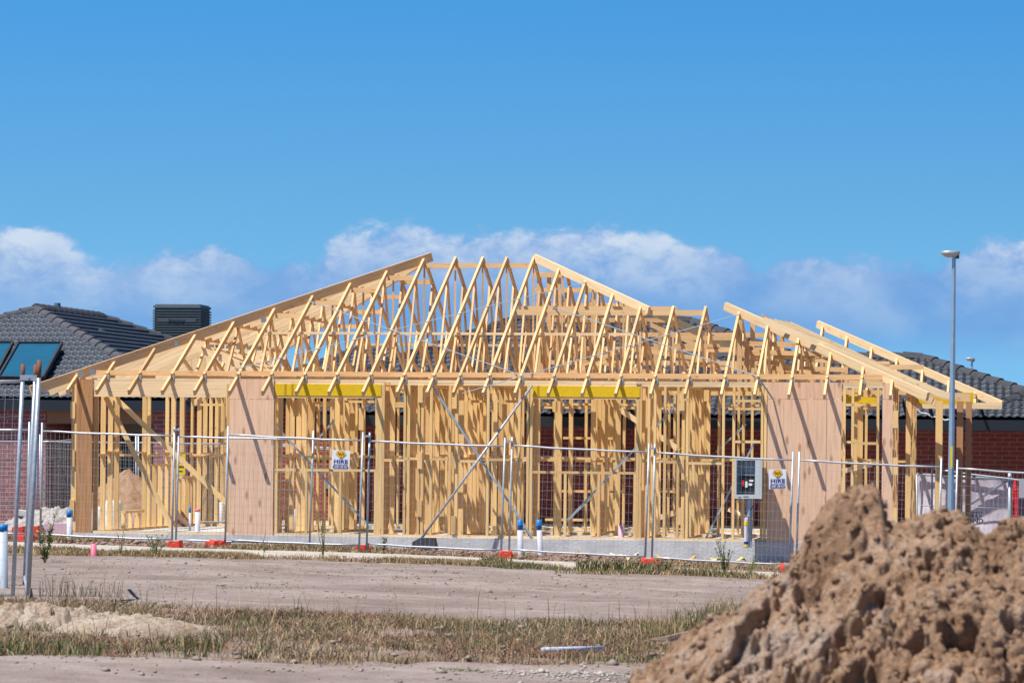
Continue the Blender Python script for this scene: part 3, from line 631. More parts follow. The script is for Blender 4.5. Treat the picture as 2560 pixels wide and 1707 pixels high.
# ------------------------------------------------------------------ neighbouring houses
def roof_plane(eL, eR, tR, tL, mb_mat, parent, name='roof_slope'):
    eL, eR, tR, tL = map(Vector, (eL, eR, tR, tL)); e = (eR - eL).normalized(); nrm_ = e.cross(tL - eL).normalized()
    if nrm_.z < 0: nrm_ = -nrm_
    s = nrm_.cross(e).normalized()
    if s.z < 0: s = -s
    L = (eR - eL).length; Ht = (tL - eL).dot(s); a = (tL - eL).dot(e); b = (tR - eL).dot(e)
    rows = []
    c = 0.0
    while c < Ht: rows += [(c, .058), (min(c + .05, Ht), .055), (min(c + .345, Ht), .0)]; c += .32
    rows = np.array(rows); es = np.arange(0, L + .025, .025)
    S, E = np.meshgrid(rows[:, 0], es, indexing='ij'); Hh = np.repeat(rows[:, 1][:, None], len(es), 1)
    fr = np.clip(S / Ht, 0, 1); E = np.clip(E, fr * a, L + fr * (b - L))
    roll = (.5 - .5 * np.cos(2 * np.pi * E / .165)) ** .8 * .030
    Hh = Hh + roll + .004 * (vn(E / .3, S / .32, 4) - .5)
    Pt = np.array(eL)[None, None] + E[..., None] * np.array(e) + S[..., None] * np.array(s) + Hh[..., None] * np.array(nrm_)
    n, k = S.shape; idx = np.arange(n * k).reshape(n, k); F = np.stack([idx[:-1, :-1], idx[:-1, 1:], idx[1:, 1:], idx[1:, :-1]], -1).reshape(-1, 4)
    o = mesh(name, Pt.reshape(-1, 3), F, mb_mat, parent, smooth=False); return o
def caps(a, b, m, parent, name='ridge_caps'):
    a, b = Vector(a), Vector(b); L = (b - a).length; n = max(1, int(L / .38)); t = (b - a) / n; mb = MB()
    side = t.cross(Vector((0, 0, 1))).normalized(); upv = side.cross(t).normalized()
    if upv.z < 0: upv = -upv
    bed = MB(); bed.bar(a - Vector((0, 0, .0)), b, .22, .06); bed.build('ridge_bedding', MORT, parent)
    for i in range(n):
        p, q = a + t * i - t * .04, a + t * (i + 1) + t * .04
        V = []; prof_ = [(-.15, -.015), (-.11, .055), (-.04, .105), (.04, .105), (.11, .055), (.15, -.015)]
        for (pt_, lift, sc) in ((p, .022, 1.08), (q, 0.0, .97)):
            for x, z in prof_: V.append(pt_ + side * x * sc + upv * (z * sc + lift))
        F = [(j, j + 1, j + 7, j + 6) for j in range(5)] + [(0, 1, 2, 3, 4, 5)[::-1], (6, 7, 8, 9, 10, 11)]; mb.add(V, F)
    return mb.build(name, m, parent)
def hiproof(parent, cen, yaw, run, L, ze, pitch, tm, rm, slopes='FRBL', rise=None):
    """cen = middle of ridge (x,y); ridge along local x turned by yaw; run = half width"""
    cy, sy = math.cos(yaw), math.sin(yaw); rs = rise if rise else run * math.tan(pitch)
    def w_(x, y, z): return Vector((cen[0] + x * cy - y * sy, cen[1] + x * sy + y * cy, z))
    hx, hy = L / 2 + run, run
    c = {'fl': w_(-hx, -hy, ze), 'fr': w_(hx, -hy, ze), 'br': w_(hx, hy, ze), 'bl': w_(-hx, hy, ze), 'rl': w_(-L / 2, 0, ze + rs), 'rr': w_(L / 2, 0, ze + rs)}
    rp = empty('roof', w_(0, 0, ze), parent=parent)
    for k, (a, b, cc, d) in {'F': ('fl', 'fr', 'rr', 'rl'), 'R': ('fr', 'br', 'rr', 'rr'), 'B': ('br', 'bl', 'rl', 'rr'), 'L': ('bl', 'fl', 'rl', 'rl')}.items():
        if k in slopes: roof_plane(c[a], c[b], c[cc], c[d], tm, rp)
    for a, b in (('fl', 'rl'), ('fr', 'rr'), ('bl', 'rl'), ('br', 'rr')): caps(c[a], c[b], rm, rp)
    if L > .3: caps(c['rl'] + Vector((0, 0, .02)), c['rr'] + Vector((0, 0, .02)), rm, rp)
    g = MB(); z = ze - .06
    for a, b in (('fl', 'fr'), ('fr', 'br'), ('br', 'bl'), ('bl', 'fl')):
        p, q = c[a].copy(), c[b].copy(); p.z = q.z = z - .05; g.bar(p, q, .13, .22)
    g.build('gutter', GUT, parent)
    m_ = .08; V = [w_(x, y, ze - .14 + dz) for x in (-hx + m_, hx - m_) for y in (-hy + m_, hy - m_) for dz in (-.02, .02)]
    mesh('soffit', V, BOXF, GUT, parent); return w_, hx, hy
def wallbox(parent, w_, x0, x1, y0, y1, z0, z1, m, name='wall'):
    V = [w_(x, y, z) for x in (x0, x1) for y in (y0, y1) for z in (z0, z1)]; return mesh(name, V, BOXF, m, parent)

# --- left house
A = P(92, 764, 80); ze = P(485, 1002, 73.2).z; rs = A.z - ze - .1; yawL = R(90 - 12.6)
dirv = Vector((math.sin(R(12.6)), math.cos(R(12.6)), 0)); cen = A + dirv * 2.3; runL = 5.7
nL = empty('brick_house', (cen.x, cen.y, ze - 2.8), 'dark tiled brick house at far left with solar panels and a rooftop cooler', 'house')
wL, hx, hy = hiproof(nL, cen, yawL, runL, 4.6, ze, 0, TILE, RIDGE, rise=rs)
# local x = away from camera, local y = left.  the front is x = -hx
zb = ze - 2.95; i_ = .2
wallbox(nL, wL, -hx + i_, -hx + i_ + .12, -2.3, hy - i_, zb, ze - .16, BRICK_L); wallbox(nL, wL, -hx + i_, hx - i_, -hy + i_, -hy + i_ + .12, zb, ze - .16, BRICK_L)
wallbox(nL, wL, -hx + i_ + .002, -hx + i_ + .12, -hy + i_ + .123, -hy + i_ + .75, zb, ze - .16, BRICK_L)
wallbox(nL, wL, -hx + i_ + 2.6, -hx + i_ + 2.7, -hy + i_ + .13, hy - i_, zb, ze - .16, BRICK_L); wallbox(nL, wL, -hx + i_ + .122, -hx + i_ + 2.6, -2.3, -2.18, zb, ze - .16, BRICK_L)
wallbox(nL, wL, -hx + i_ + .01, -hx + i_ + .1, -hy + i_ + .75, -2.31, ze - .5, ze - .17, mat('porch_beam', (.26, .15, .09), .8), 'beam')
wallbox(nL, wL, -hx + i_ + 2.5, -hx + i_ + 2.59, -4.6, -2.4, zb, ze - .75, mat('garage_door', (.045, .05, .06), .6), 'garage_door')
wallbox(nL, wL, -hx + i_ + 2.5, -hx + i_ + 2.59, -4.0, -3.2, ze - .72, ze - .45, mat('door_head', (.35, .35, .34), .6), 'window')
# plane coordinates of the front slope for the solar panels
def onslope(px, py, lift=.12):
    n = Vector((-dirv.x * rs / runL, -dirv.y * rs / runL, 1)).normalized(); p0 = A + n * lift; d = P(px, py, 1.0) - Vector((0, 0, EYE)); o = Vector((0, 0, EYE))
    return o + d * ((p0 - o).dot(n) / d.dot(n)), n
for q in (((46, 858), (155, 858), (107, 946), (-4, 944)), ((-75, 857), (32, 857), (-14, 944), (-124, 942))):
    sp_ = empty('solar_panel', onslope(*q[0])[0], parent=nL)
    pts = [onslope(*c)[0] for c in q]; n = onslope(*q[0])[1]
    mesh('glass', [p for p in pts] + [p - n * .03 for p in pts], [(0, 1, 2, 3)[::-1], (4, 5, 6, 7), (0, 4, 5, 1), (1, 5, 6, 2), (2, 6, 7, 3), (3, 7, 4, 0)], SOLAR, sp_)
    fb = MB()
    for i in range(4): fb.bar(pts[i] + n * .0, pts[(i + 1) % 4] + n * .0, .05, .09, n)
    fb.build('panel_frame', BLACK, sp_)
vb_ = MB(); b0 = P(143, 770, 81.5); vb_.tube([b0 - Vector((0, 0, .3)), b0 + Vector((0, 0, .04))], .045, 10); vb_.tube([b0 + Vector((0, 0, .03)), b0 + Vector((0, 0, .12))], .08, 12); vb_.build('vent_pipe', TEALP, nL)
vb_ = MB(); b0 = P(249, 830, 80.6); vb_.tube([b0 - Vector((0, 0, .3)), b0 - Vector((0, 0, .05))], .07, 10); vb_.tube([b0 - Vector((0, 0, .05)), b0, b0 + Vector((0, 0, .06)), b0 + Vector((0, 0, .09))], [.16, .17, .12, .02], 14); vb_.build('roof_vent', BLACK, nL)
vb_ = MB(); vb_.tube([P(252, 838, 80.4), P(262, 846, 80.1), P(270, 851, 79.9)], .03, 6); vb_.build('flue_hose', PVCB, nL)
# cooler on the roof
ck = P(455, 848, 86); cM = Matrix.Rotation(-R(9), 3, 'Z')
cool = empty('rooftop_cooler', ck, parent=nL)
cb = MB(); cb.box(ck + Vector((0, 0, .38)), 1.16, 1.02, .80, cM)
for k in range(11): cb.box(ck + Vector((0, 0, .04 + k * .066)), 1.24, 1.10, .034, cM)
cb.build('louvre_body', COOLM, cool)
lb = MB(); lb.box(ck + Vector((0, 0, .80)), 1.22, 1.08, .06, cM); lb.box(ck + Vector((0, 0, .845)), 1.14, 1.0, .03, cM); lb.build('lid', mat('cooler_lid', (.12, .15, .175), .6, 0, .1, 8), cool)
bb = MB(); bb.box(ck + Vector((0, 0, -.25)), 1.05, .95, .46, cM); bb.build('base', BLACK, cool)
nm_ = MB(); cf = cM @ Vector((0, -.556, 0)); nm_.box(ck + cf + Vector((0, 0, .45)), 1.0, .012, .075, cM); nm_.build('name_plate', COOLM, cool)
text('lettering', 'Braemar', .115, BLACK, Matrix.Translation(ck + cf * 1.015 + Vector((0, 0, .45))) @ cM.to_4x4() @ Matrix.Rotation(R(90), 4, 'X'), cool, .003, .004, sx=1.1)

# --- house behind the frame
e2 = P(1500, 1009, 76.5).z; Ra, Rb = P(1290, 790, 81.9), P(1728, 788, 81.9)
n2 = empty('brick_house', ((Ra.x + Rb.x) / 2, 82, e2 - 2.8), 'red brick house with dark hip roof directly behind the timber frame', 'house')
w2, hx, hy = hiproof(n2, ((Ra.x + Rb.x) / 2, 81.9), 0, 5.4, Rb.x - Ra.x, e2, 0, TILE2, RIDGE2, rise=Ra.z - e2 - .1)
wallbox(n2, w2, -hx - .2, hx - .2, -hy + .12, hy - .5, e2 - 3.1, e2 - .16, BRICK_R)
def onwall(px, py): return P(px, py, 76.55)
pb = MB()
for y in (1125, 1129): pb.tube([onwall(700, y - 14), onwall(900, y), onwall(1290, y + 6)], .022, 6)
pb.build('wall_pipes', PVCW, n2)
sbx = MB(); c0 = onwall(1006, 1060); 
sbx.box(c0, .17, .12, .22); sbx.tube([c0 + Vector((0, -.06, .11)), c0 + Vector((0, .06, .11))], .085, 14); sbx.tube([c0 + Vector((0, -.06, -.11)), c0 + Vector((0, .06, -.11))], .085, 14); sbx.build('alarm_box', WHITE, n2)
gb = MB(); gb.box(onwall(822, 1212), .22, .3, .16); gb.build('heater_outlet', GALVB, n2)
cbx = MB(); cbx.tube([onwall(1100, 1035), onwall(1600, 1036), onwall(2180, 1040)], .012, 5); cbx.build('cable', PVCW, n2)
# --- distant small roof
A3 = P(900, 868, 97); e3 = A3.z - 1.45; n3 = empty('tiled_house', (A3.x, 97, e3 - 2.6), 'small dark tiled roof peak far behind the left trusses', 'house')
w3, hx3, hy3 = hiproof(n3, (A3.x + .3, 97), 0, 3.4, .5, e3, 0, TILE, RIDGE, rise=1.4)
wallbox(n3, w3, -hx3 + .4, hx3 - .4, -hy3 + .4, hy3 - .4, e3 - 2.8, e3 - .16, BRICK_L)
# --- right house
ye = R(-8); Pk = P(2305, 885, 73.7); e4 = P(2450, 1050, 70).z; rs4 = Pk.z - e4 - .1; run4 = 3.9; L4 = 9
cyw, syw = math.cos(ye), math.sin(ye); c4 = (Pk.x - L4 / 2 * cyw, Pk.y - L4 / 2 * syw)
n4 = empty('brick_house', (c4[0], c4[1], e4 - 2.4), 'dark tiled brick house in shade at far right behind the lamp post', 'house')
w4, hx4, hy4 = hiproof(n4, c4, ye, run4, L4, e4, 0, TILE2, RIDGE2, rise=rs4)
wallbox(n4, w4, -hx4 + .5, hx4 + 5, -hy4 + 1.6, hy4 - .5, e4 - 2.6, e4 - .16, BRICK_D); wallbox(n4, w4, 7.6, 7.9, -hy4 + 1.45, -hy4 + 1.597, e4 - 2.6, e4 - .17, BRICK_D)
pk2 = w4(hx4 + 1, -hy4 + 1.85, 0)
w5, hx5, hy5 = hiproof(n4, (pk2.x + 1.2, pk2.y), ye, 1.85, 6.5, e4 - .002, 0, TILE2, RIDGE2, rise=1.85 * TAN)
zz = MB(); zz.tube([P(x, y, 69.4) for x, y in ((2292, 1022), (2302, 1032), (2316, 1033), (2330, 1042), (2345, 1041), (2362, 1050), (2372, 1048))], .018, 6); zz.build('white_cord', PVCW, n4)

# ------------------------------------------------------------------ temporary fences
def fence_panel(name, tl, tr_, bl, br_, label, cat, group, nv=30, nh=12, top=.14, foot=.16, wire=.003, tm=GALV, rm=GALVB, r=.0175, posts=(1, 1), rusty=False, clampv=None):
    """tl,tr = ends of top rail, bl,br = ends of bottom rail"""
    tl, tr_, bl, br_ = map(Vector, (tl, tr_, bl, br_)); root = empty(name, (bl + br_) / 2 - Vector((0, 0, foot)), label, cat, group)
    for i, (t, b) in enumerate(((tl, bl), (tr_, br_))):
        if not posts[i]: continue
        d = (t - b).normalized(); m = MB(); m.tube([b - d * foot, t + d * top], r, 8); m.build('post', tm, root, True)
        if rusty: m = MB(); m.tube([t + d * (top - .17), t + d * (top + .005)], r * 1.06, 8); m.build('rusty_tip', RUST, root, True)
    def railp(a, b, sag=0.0):
        d = (b - a).normalized(); n = 7; pts = [a + (b - a) * i / n + Vector((0, 0, -sag * math.sin(math.pi * i / n) + .004 * math.sin(i * 2.1))) for i in range(n + 1)]
        m = MB(); m.tube(pts, [r * .75] + [r * .95] * (n - 1) + [r * .75], 8); m.build('rail', rm, root, True)
    railp(tl, tr_, .01); railp(bl, br_, .008)
    m = MB()
    for i in range(1, nv):
        f = i / nv; a, b = tl.lerp(tr_, f), bl.lerp(br_, f); m.bar(b, a, wire, wire, (0, 1, 0))
    for j in range(1, nh):
        f = j / nh; a, b = bl.lerp(tl, f), br_.lerp(tr_, f); k = 6
        pts = [a.lerp(b, i / k) + Vector((0, .012 * math.sin(i * 1.7 + j), .012 * math.sin(i * 2.3 + j * 1.3))) for i in range(k + 1)]
        for i in range(k): m.bar(pts[i], pts[i + 1], wire, wire)
    m.build('wire_mesh', WIRE, root); return root
def dfen(px): return 57.6 - (px - 0) * 2.2 / 2560
GF = 'temporary fence panels along the footpath'
specs = [(-260, 73, 1066, 1075, 1324, 1334, 'mesh fence panel cut by the left edge of the photo'), (105, 436, 1077, 1089, 1335, 1348, 'mesh fence panel in front of the brown plywood corner pier'),
         (447, 783, 1091, 1097, 1349, 1356, 'mesh fence panel in front of the first pink plywood sheet'), (570, 907, 1086, 1101, 1349, 1362, 'doubled mesh fence panel carrying the hire sign beneath the yellow beam'),
         (924, 1262, 1102, 1115, 1359, 1375, 'mesh fence panel in front of the black prop weight'), (1280, 1622, 1113, 1130, 1373, 1391, 'mesh fence panel in front of the two blue topped pipes'),
         (1637, 1982, 1131, 1150, 1393, 1411, 'mesh fence panel in front of the grey meter box'), (1998, 2353, 1150, 1167, 1412, 1430, 'mesh fence panel left of the lamp post behind the dirt mound'),
         (2393, 2745, 1170, 1192, 1432, 1452, 'mesh fence panel right of the lamp post')]
for i, (a, b, ya, yb, ba, bb_, lab) in enumerate(specs):
    da, db = dfen(a) - (.12 if i == 3 else 0), dfen(b) - (.12 if i == 3 else 0); lean = -7 if i >= 2 else -4
    fence_panel('temporary_fence', P(a, ya, da), P(b, yb, db), P(a + lean * (1 if i != 8 else 1), ba, da), P(b + lean - 2, bb_, db), lab, 'fence panel', GF)
cl = MB()
for px, y, lab in ((441, 1074, 'steel clamp joining fence posts left of the first pink plywood sheet'), (917, 1090, 'steel clamp joining fence posts right of the hire sign'), (1272, 1103, 'steel clamp joining fence posts above the left blue topped pipe'), (1630, 1120, 'steel clamp joining fence posts left of the meter box')):
    p = P(px, y, dfen(px) - .02); m = MB(); m.box(p, .10, .05, .035); m.tube([p + Vector((-.0, -.04, 0)), p + Vector((0, .04, 0))], .01, 6)
    tag(m.build('fence_clamp', GALV), lab, 'clamp', 'clamps joining the fence posts')
def fence_foot(px, py, lab, D=None, ang=0.0, wd=.21, grp='red plastic fence feet on the ground'):
    g = G(px, py) if D is None else P(px, py, D); o = empty('fence_block', g, lab, 'fence foot', grp); M = Matrix.Rotation(ang, 3, 'Z')
    # moulded block: tapered body with raised ends and a hand hole
    prof2 = [(-.5, 0), (-.5, .7), (-.42, 1), (-.2, 1), (-.13, .8), (.13, .8), (.2, 1), (.42, 1), (.5, .7), (.5, 0)]
    V = []
    for y, s in ((-.29, .9), (-.26, 1.0), (.26, 1.0), (.29, .9)):
        for x, z in prof2: V.append(g + M @ Vector((x * wd * s, y, z * .155 * s)))
    k = len(prof2); F = [(r_ * k + i, r_ * k + (i + 1) % k, (r_ + 1) * k + (i + 1) % k, (r_ + 1) * k + i) for r_ in range(3) for i in range(k)] + [tuple(range(k))[::-1], tuple(range(3 * k, 4 * k))]
    mesh('foot_block', V, F, ORANGE, o)
    m = MB(); m.box(g + M @ Vector((0, 0, .145)), .09, .5, .02, M); m.build('post_socket_strip', mat('foot_dust%d' % px, (.5, .33, .28), .9), o)
    m = MB(); m.box(g + M @ Vector((wd * .66, -.2, .09)), wd * .4, .04, .025, M @ Matrix.Rotation(-.35, 3, 'Y')); m.build('handle', ORANGE, o)
fence_foot(438, 1374, 'red plastic fence foot under the posts left of the first pink plywood sheet'); fence_foot(537, 1372, 'red plastic fence foot lying loose with a hand hole in the weeds', ang=.35)
fence_foot(906, 1383, 'red plastic fence foot below the hire sign post pair'); fence_foot(1264, 1399, 'red plastic fence foot left of the two blue topped pipes'); fence_foot(1620, 1418, 'faded red fence foot in green weeds left of the meter box')
fence_foot(1968, 1433, 'red plastic fence foot half hidden by the big dirt mound'); fence_foot(48, 1336, 'red plastic fence foot far left nearest the photo edge'); fence_foot(88, 1334, 'red plastic fence foot behind the leaning steel poles'); fence_foot(62, 1356, 'red plastic fence foot in front of the far left pair', ang=.4)
# background runs
GB = 'temporary fence panels behind the frame on the left'
for i, (a, b, lab) in enumerate(((-160, 92, 'distant mesh fence panel before the plum brick wall at the left edge'), (100, 340, 'distant mesh fence panel before the dark porch'), (346, 590, 'distant mesh fence panel seen through the left garage opening'))):
    fence_panel('site_fence', P(a, 1100 + i * 3, 69), P(b, 1103 + i * 3, 69.5), P(a, 1300, 69), P(b, 1304, 69.5), lab, 'fence panel', GB, nv=38, nh=22, wire=.004)
fence_panel('site_fence', P(104, 1106, 68.3), P(215, 1094, 72), P(104, 1300, 68.3), P(215, 1297, 72), 'angled mesh fence panel left of the brown plywood pier', 'fence panel', GB, nv=30, nh=22, wire=.004)
fence_panel('site_fence', P(2330, 1172, 65), P(2660, 1212, 64.5), P(2330, 1380, 65), P(2660, 1400, 64.5), 'mesh fence panel with white sheeting behind the verandah posts', 'fence panel', None, nv=30, nh=12)
# gate with sheeting
def gate():
    o = empty('sheeted_gate', P(2410, 1400, 66), 'white sheeted steel gate with diagonal brace right of the lamp post', 'gate')
    tl, tr_, bl, br_ = P(2292, 1185, 66), P(2524, 1198, 65.5), P(2292, 1420, 66), P(2524, 1420, 65.5)
    m = MB(); m.tube([tl, tr_], .025, 8); m.tube([tr_ + Vector((0, 0, .12)), br_], .035, 8); m.tube([tl, bl], .02, 8); m.tube([P(2300, 1263, 65.9), P(2532, 1271, 65.5)], .012, 6); m.build('gate_frame', GALV, o, True)
    m = MB(); m.tube([P(2418, 1266, 65.8), tr_], .022, 8); m.build('diagonal_brace', GALVB, o, True)
    n, k = 40, 26; s, t = np.meshgrid(np.linspace(0, 1, n), np.linspace(0, 1, k)); a = np.array(tl); b = np.array(tr_); c = np.array(bl); d = np.array(br_)
    Q = (a * (1 - s[..., None]) + b * s[..., None]) * (1 - t[..., None]) + (c * (1 - s[..., None]) + d * s[..., None]) * t[..., None]
    Q[..., 1] += .10 + .13 * (fbm(s * 5 + t * 3, t * 4 - s * 2, 5, 4) - .5) + .09 * np.sin((s + t * .7) * 9) * (1 - s) * t; Q[..., 2] -= .05 * np.sin(s * np.pi) * (1 - t)
    idx = np.arange(n * k).reshape(k, n); F = np.stack([idx[:-1, :-1], idx[:-1, 1:], idx[1:, 1:], idx[1:, :-1]], -1).reshape(-1, 4)
    mesh('sheeting', Q.reshape(-1, 3), F, mat('shade_sheet', (.60, .54, .62), .6, 0, .12, 5), o, smooth=True)
    M = Matrix.Translation(P(2430, 1286, 65.4)) @ Matrix.Rotation(R(90), 4, 'X'); text('lettering', 'CRETE', .13, BLACK, M, o, .002, .004); M = Matrix.Translation(P(2436, 1302, 65.4)) @ Matrix.Rotation(R(90), 4, 'X'); text('lettering', 'SAND', .13, BLACK, M, o, .002, .004)
gate()
m = MB(); m.box(P(2538, 1290, 65.2), .11, .08, 1.1); m.tube([P(2538, 1200, 65.2), P(2538, 1226, 65.2)], [.02, .055], 8); tag(m.build('rolled_banner', mat('banner_red', (.60, .01, .015), .6)), 'red rolled banner hanging beside the gate post at right edge', 'banner')
m = MB(); m.box(P(2562, 1220, 63.8), .22, .01, .36); sg = tag(m.build('notice_board', mat('notice_grey', (.42, .42, .48), .6)), 'pale grey notice board on the fence cut by the right edge', 'sign')
m = MB(); m.box(P(2562, 1300, 64.6), .24, .12, .9); tag(m.build('wheelie_bin', mat('bin_plum', (.05, .03, .055), .6)), 'dark plum panel standing below the grey notice at right edge', 'bin')
# near left fence: two posts on edge and a panel running off to the left
np1 = fence_panel('temporary_fence', P(-560, 950, 34), P(56, 954, 34), P(-590, 1475, 34), P(32, 1488, 34), 'near mesh fence panel with rusty post tips at the left edge', 'fence panel', None, nv=30, nh=12, top=.17, foot=.07, r=.021, rusty=True)
np2 = fence_panel('temporary_fence', P(97, 942, 33.6), P(88, 950, 36.2), P(71, 1478, 33.6), P(62, 1440, 36.2), 'near mesh fence panel seen edge on with rusty post tips', 'fence panel', None, nv=30, nh=12, top=.16, foot=.09, r=.022, rusty=True)
m = MB(); pp = P(72, 944, 33.6); m.box(pp, .17, .03, .055); m.tube([pp + Vector((.0, -.05, 0)), pp + Vector((0, .03, 0))], .014, 6); tag(m.build('fence_clamp', GALV), 'steel clamp across the near rusty post tips', 'clamp')

# ------------------------------------------------------------------ hire signs
def hire_sign(px, py, wpx, hpx, D, lab, tilt=0.0):
    wd, ht = wpx / FPX * D, hpx / FPX * D; c = P(px, py, D); o = empty('hire_sign', c, lab, 'sign', 'hire signs wired to the fence')
    M = Matrix.Translation(c) @ Matrix.Rotation(tilt, 4, 'Y') @ Matrix.Rotation(R(90), 4, 'X')
    def q(name, pts, z, m): 
        V = [M @ Vector((x * wd, y * ht, z)) for x, y in pts] + [M @ Vector((x * wd, y * ht, z - .003)) for x, y in pts]; n = len(pts)
        mesh(name, V, [tuple(range(n)), tuple(range(n, 2 * n))[::-1]] + [(i, (i + 1) % n, n + (i + 1) % n, n + i)[::-1] for i in range(n)], m, o)
    q('sign_board', [(-.5, -.5), (.5, -.5), (.5, .5), (-.5, .5)], 0, WHITE)
    sh = [(-.17, .44), (.17, .44), (.27, .29), (0, .06), (-.27, .29)]
    q('shield_edge', [(x * 1.07, (y - .27) * 1.1 + .27) for x, y in sh], .004, BLACK); q('shield', sh, .008, SYEL)
    T = lambda x, y, z: M @ Matrix.Translation((x * wd, y * ht, z))
    for i, dx in enumerate((-.12, 0, .12)): text('shield_letter', 'S', .2 * ht, SRED, T(dx, .31 - (.03 if i == 1 else 0), .011) @ Matrix.Rotation(.5, 4, 'Z'), o, .0005, .002)
    q('shield_dot', [(-.03, .10), (.03, .10), (.04, .14), (0, .17), (-.04, .14)], .011, SRED)
    text('lettering', 'Super  Safe', .12 * ht, LBLUE, T(0, .02, .004), o, .0005, sx=1.25); text('lettering', 'HIRE', .27 * ht, NAVY, T(0, -.11, .004), o, .0005, .0015, sx=1.35)
    text('lettering', 'FENCE TOILET SCAFFOLD', .075 * ht, NAVY, T(0, -.27, .004), o, .0005, .001, sx=.86)
    n = 6; pts = [(.38 + .06 * math.sin(a), -.385 + .065 * math.cos(a)) for a in np.linspace(0, math.pi, n)] + [(-.38 - .06 * math.sin(a), -.385 - .065 * math.cos(a)) for a in np.linspace(0, math.pi, n)]
    q('number_band', pts[::-1], .004, NAVY); text('lettering', '1300 138 731', .12 * ht, WHITE, T(0, -.385, .008), o, .0005, .001, sx=1.1)
hire_sign(852, 1149, 45, 48, 56.6, 'white hire sign on the fence between yellow beam and first post pair', .03); hire_sign(1944, 1197, 44, 49, 55.7, 'white hire sign on the fence beside the grey meter box', -.02)
def yellow_sign():
    c = P(452, 1160, 68.9); o = empty('warning_sign', c, 'small yellow warning sign on the rear fence seen through the left frame', 'sign')
    m = MB(); m.box(c, .18, .006, .42); m.build('sign_board', SYEL, o); m = MB(); m.box(c + Vector((0, -.006, .05)), .12, .004, .03); m.box(c + Vector((0, -.006, -.05)), .12, .004, .03); m.box(c + Vector((0, -.006, -.14)), .08, .004, .02); m.build('sign_lines', BLACK, o)
yellow_sign()

# ------------------------------------------------------------------ lamps
def lamp(px, ytop, ybase, D, wpx, lab, sc=1.0):
    top = P(px + 2, ytop, D); base = P(px - 7, ybase, D); base.z = float(gz(base.x, D)) - .05; o = empty('street_lamp', base, lab, 'street lamp', 'street lamps beyond the house')
    r0_, r1_ = 9.5 * wpx / FPX * D, 4.7 * wpx / FPX * D; n = 14
    m = MB(); pts = [base.lerp(top, i / n) for i in range(n + 1)]; m.tube(pts, [r0_ + (r1_ - r0_) * i / n for i in range(n + 1)], 8); m.build('pole', LAMPM, o)
    k = wpx / FPX * D; c = top + Vector((-9 * k, 0, 5 * k))
    def oval(c, rx, ry, h, prof_, name, mt):
        V = []; F = []; N = 20
        for (s, z) in prof_:
            for i in range(N): a = 2 * math.pi * i / N; V.append(c + Vector((math.cos(a) * rx * s, math.sin(a) * ry * s, z * h)))
        for j in range(len(prof_) - 1):
            for i in range(N): F.append((j * N + i, j * N + (i + 1) % N, (j + 1) * N + (i + 1) % N, (j + 1) * N + i))
        F.append(tuple(range(N))[::-1]); F.append(tuple((len(prof_) - 1) * N + i for i in range(N))); mesh(name, V, F, mt, o, smooth=True)
    oval(c, 24 * k, 16 * k, 8 * k, [(.97, 0), (1, .2), (1, .7), (.97, .92), (.9, 1), (.1, 1.03)], 'lamp_head', GALVB); oval(c - Vector((0, 0, 8 * k)), 21 * k, 14 * k, 9 * k, [(.3, 0), (.75, .25), (.95, .8), (.98, .93)], 'lamp_lens', LAMPG)
    m = MB(); m.box(c + Vector((17 * k, 0, -6 * k)), 9 * k, 9 * k, 9 * k); m.build('photocell', PVCB if False else mat('photocell_blue%d' % px, (.03, .08, .14), .5), o)
    return o, base, top
o, b_, t_ = lamp(2383, 641, 1290, 58.5, 1.0, 'tall blue grey street lamp with yellow strip standing right of the house frame')
m = MB(); c = P(2378.5, 1142, 58.5 - .085); m.box(c, .038, .012, .37); m.build('yellow_strip', SYEL, o)
lamp(2428, 901, 1290, 118, .5, 'smaller distant street lamp above the right roof')

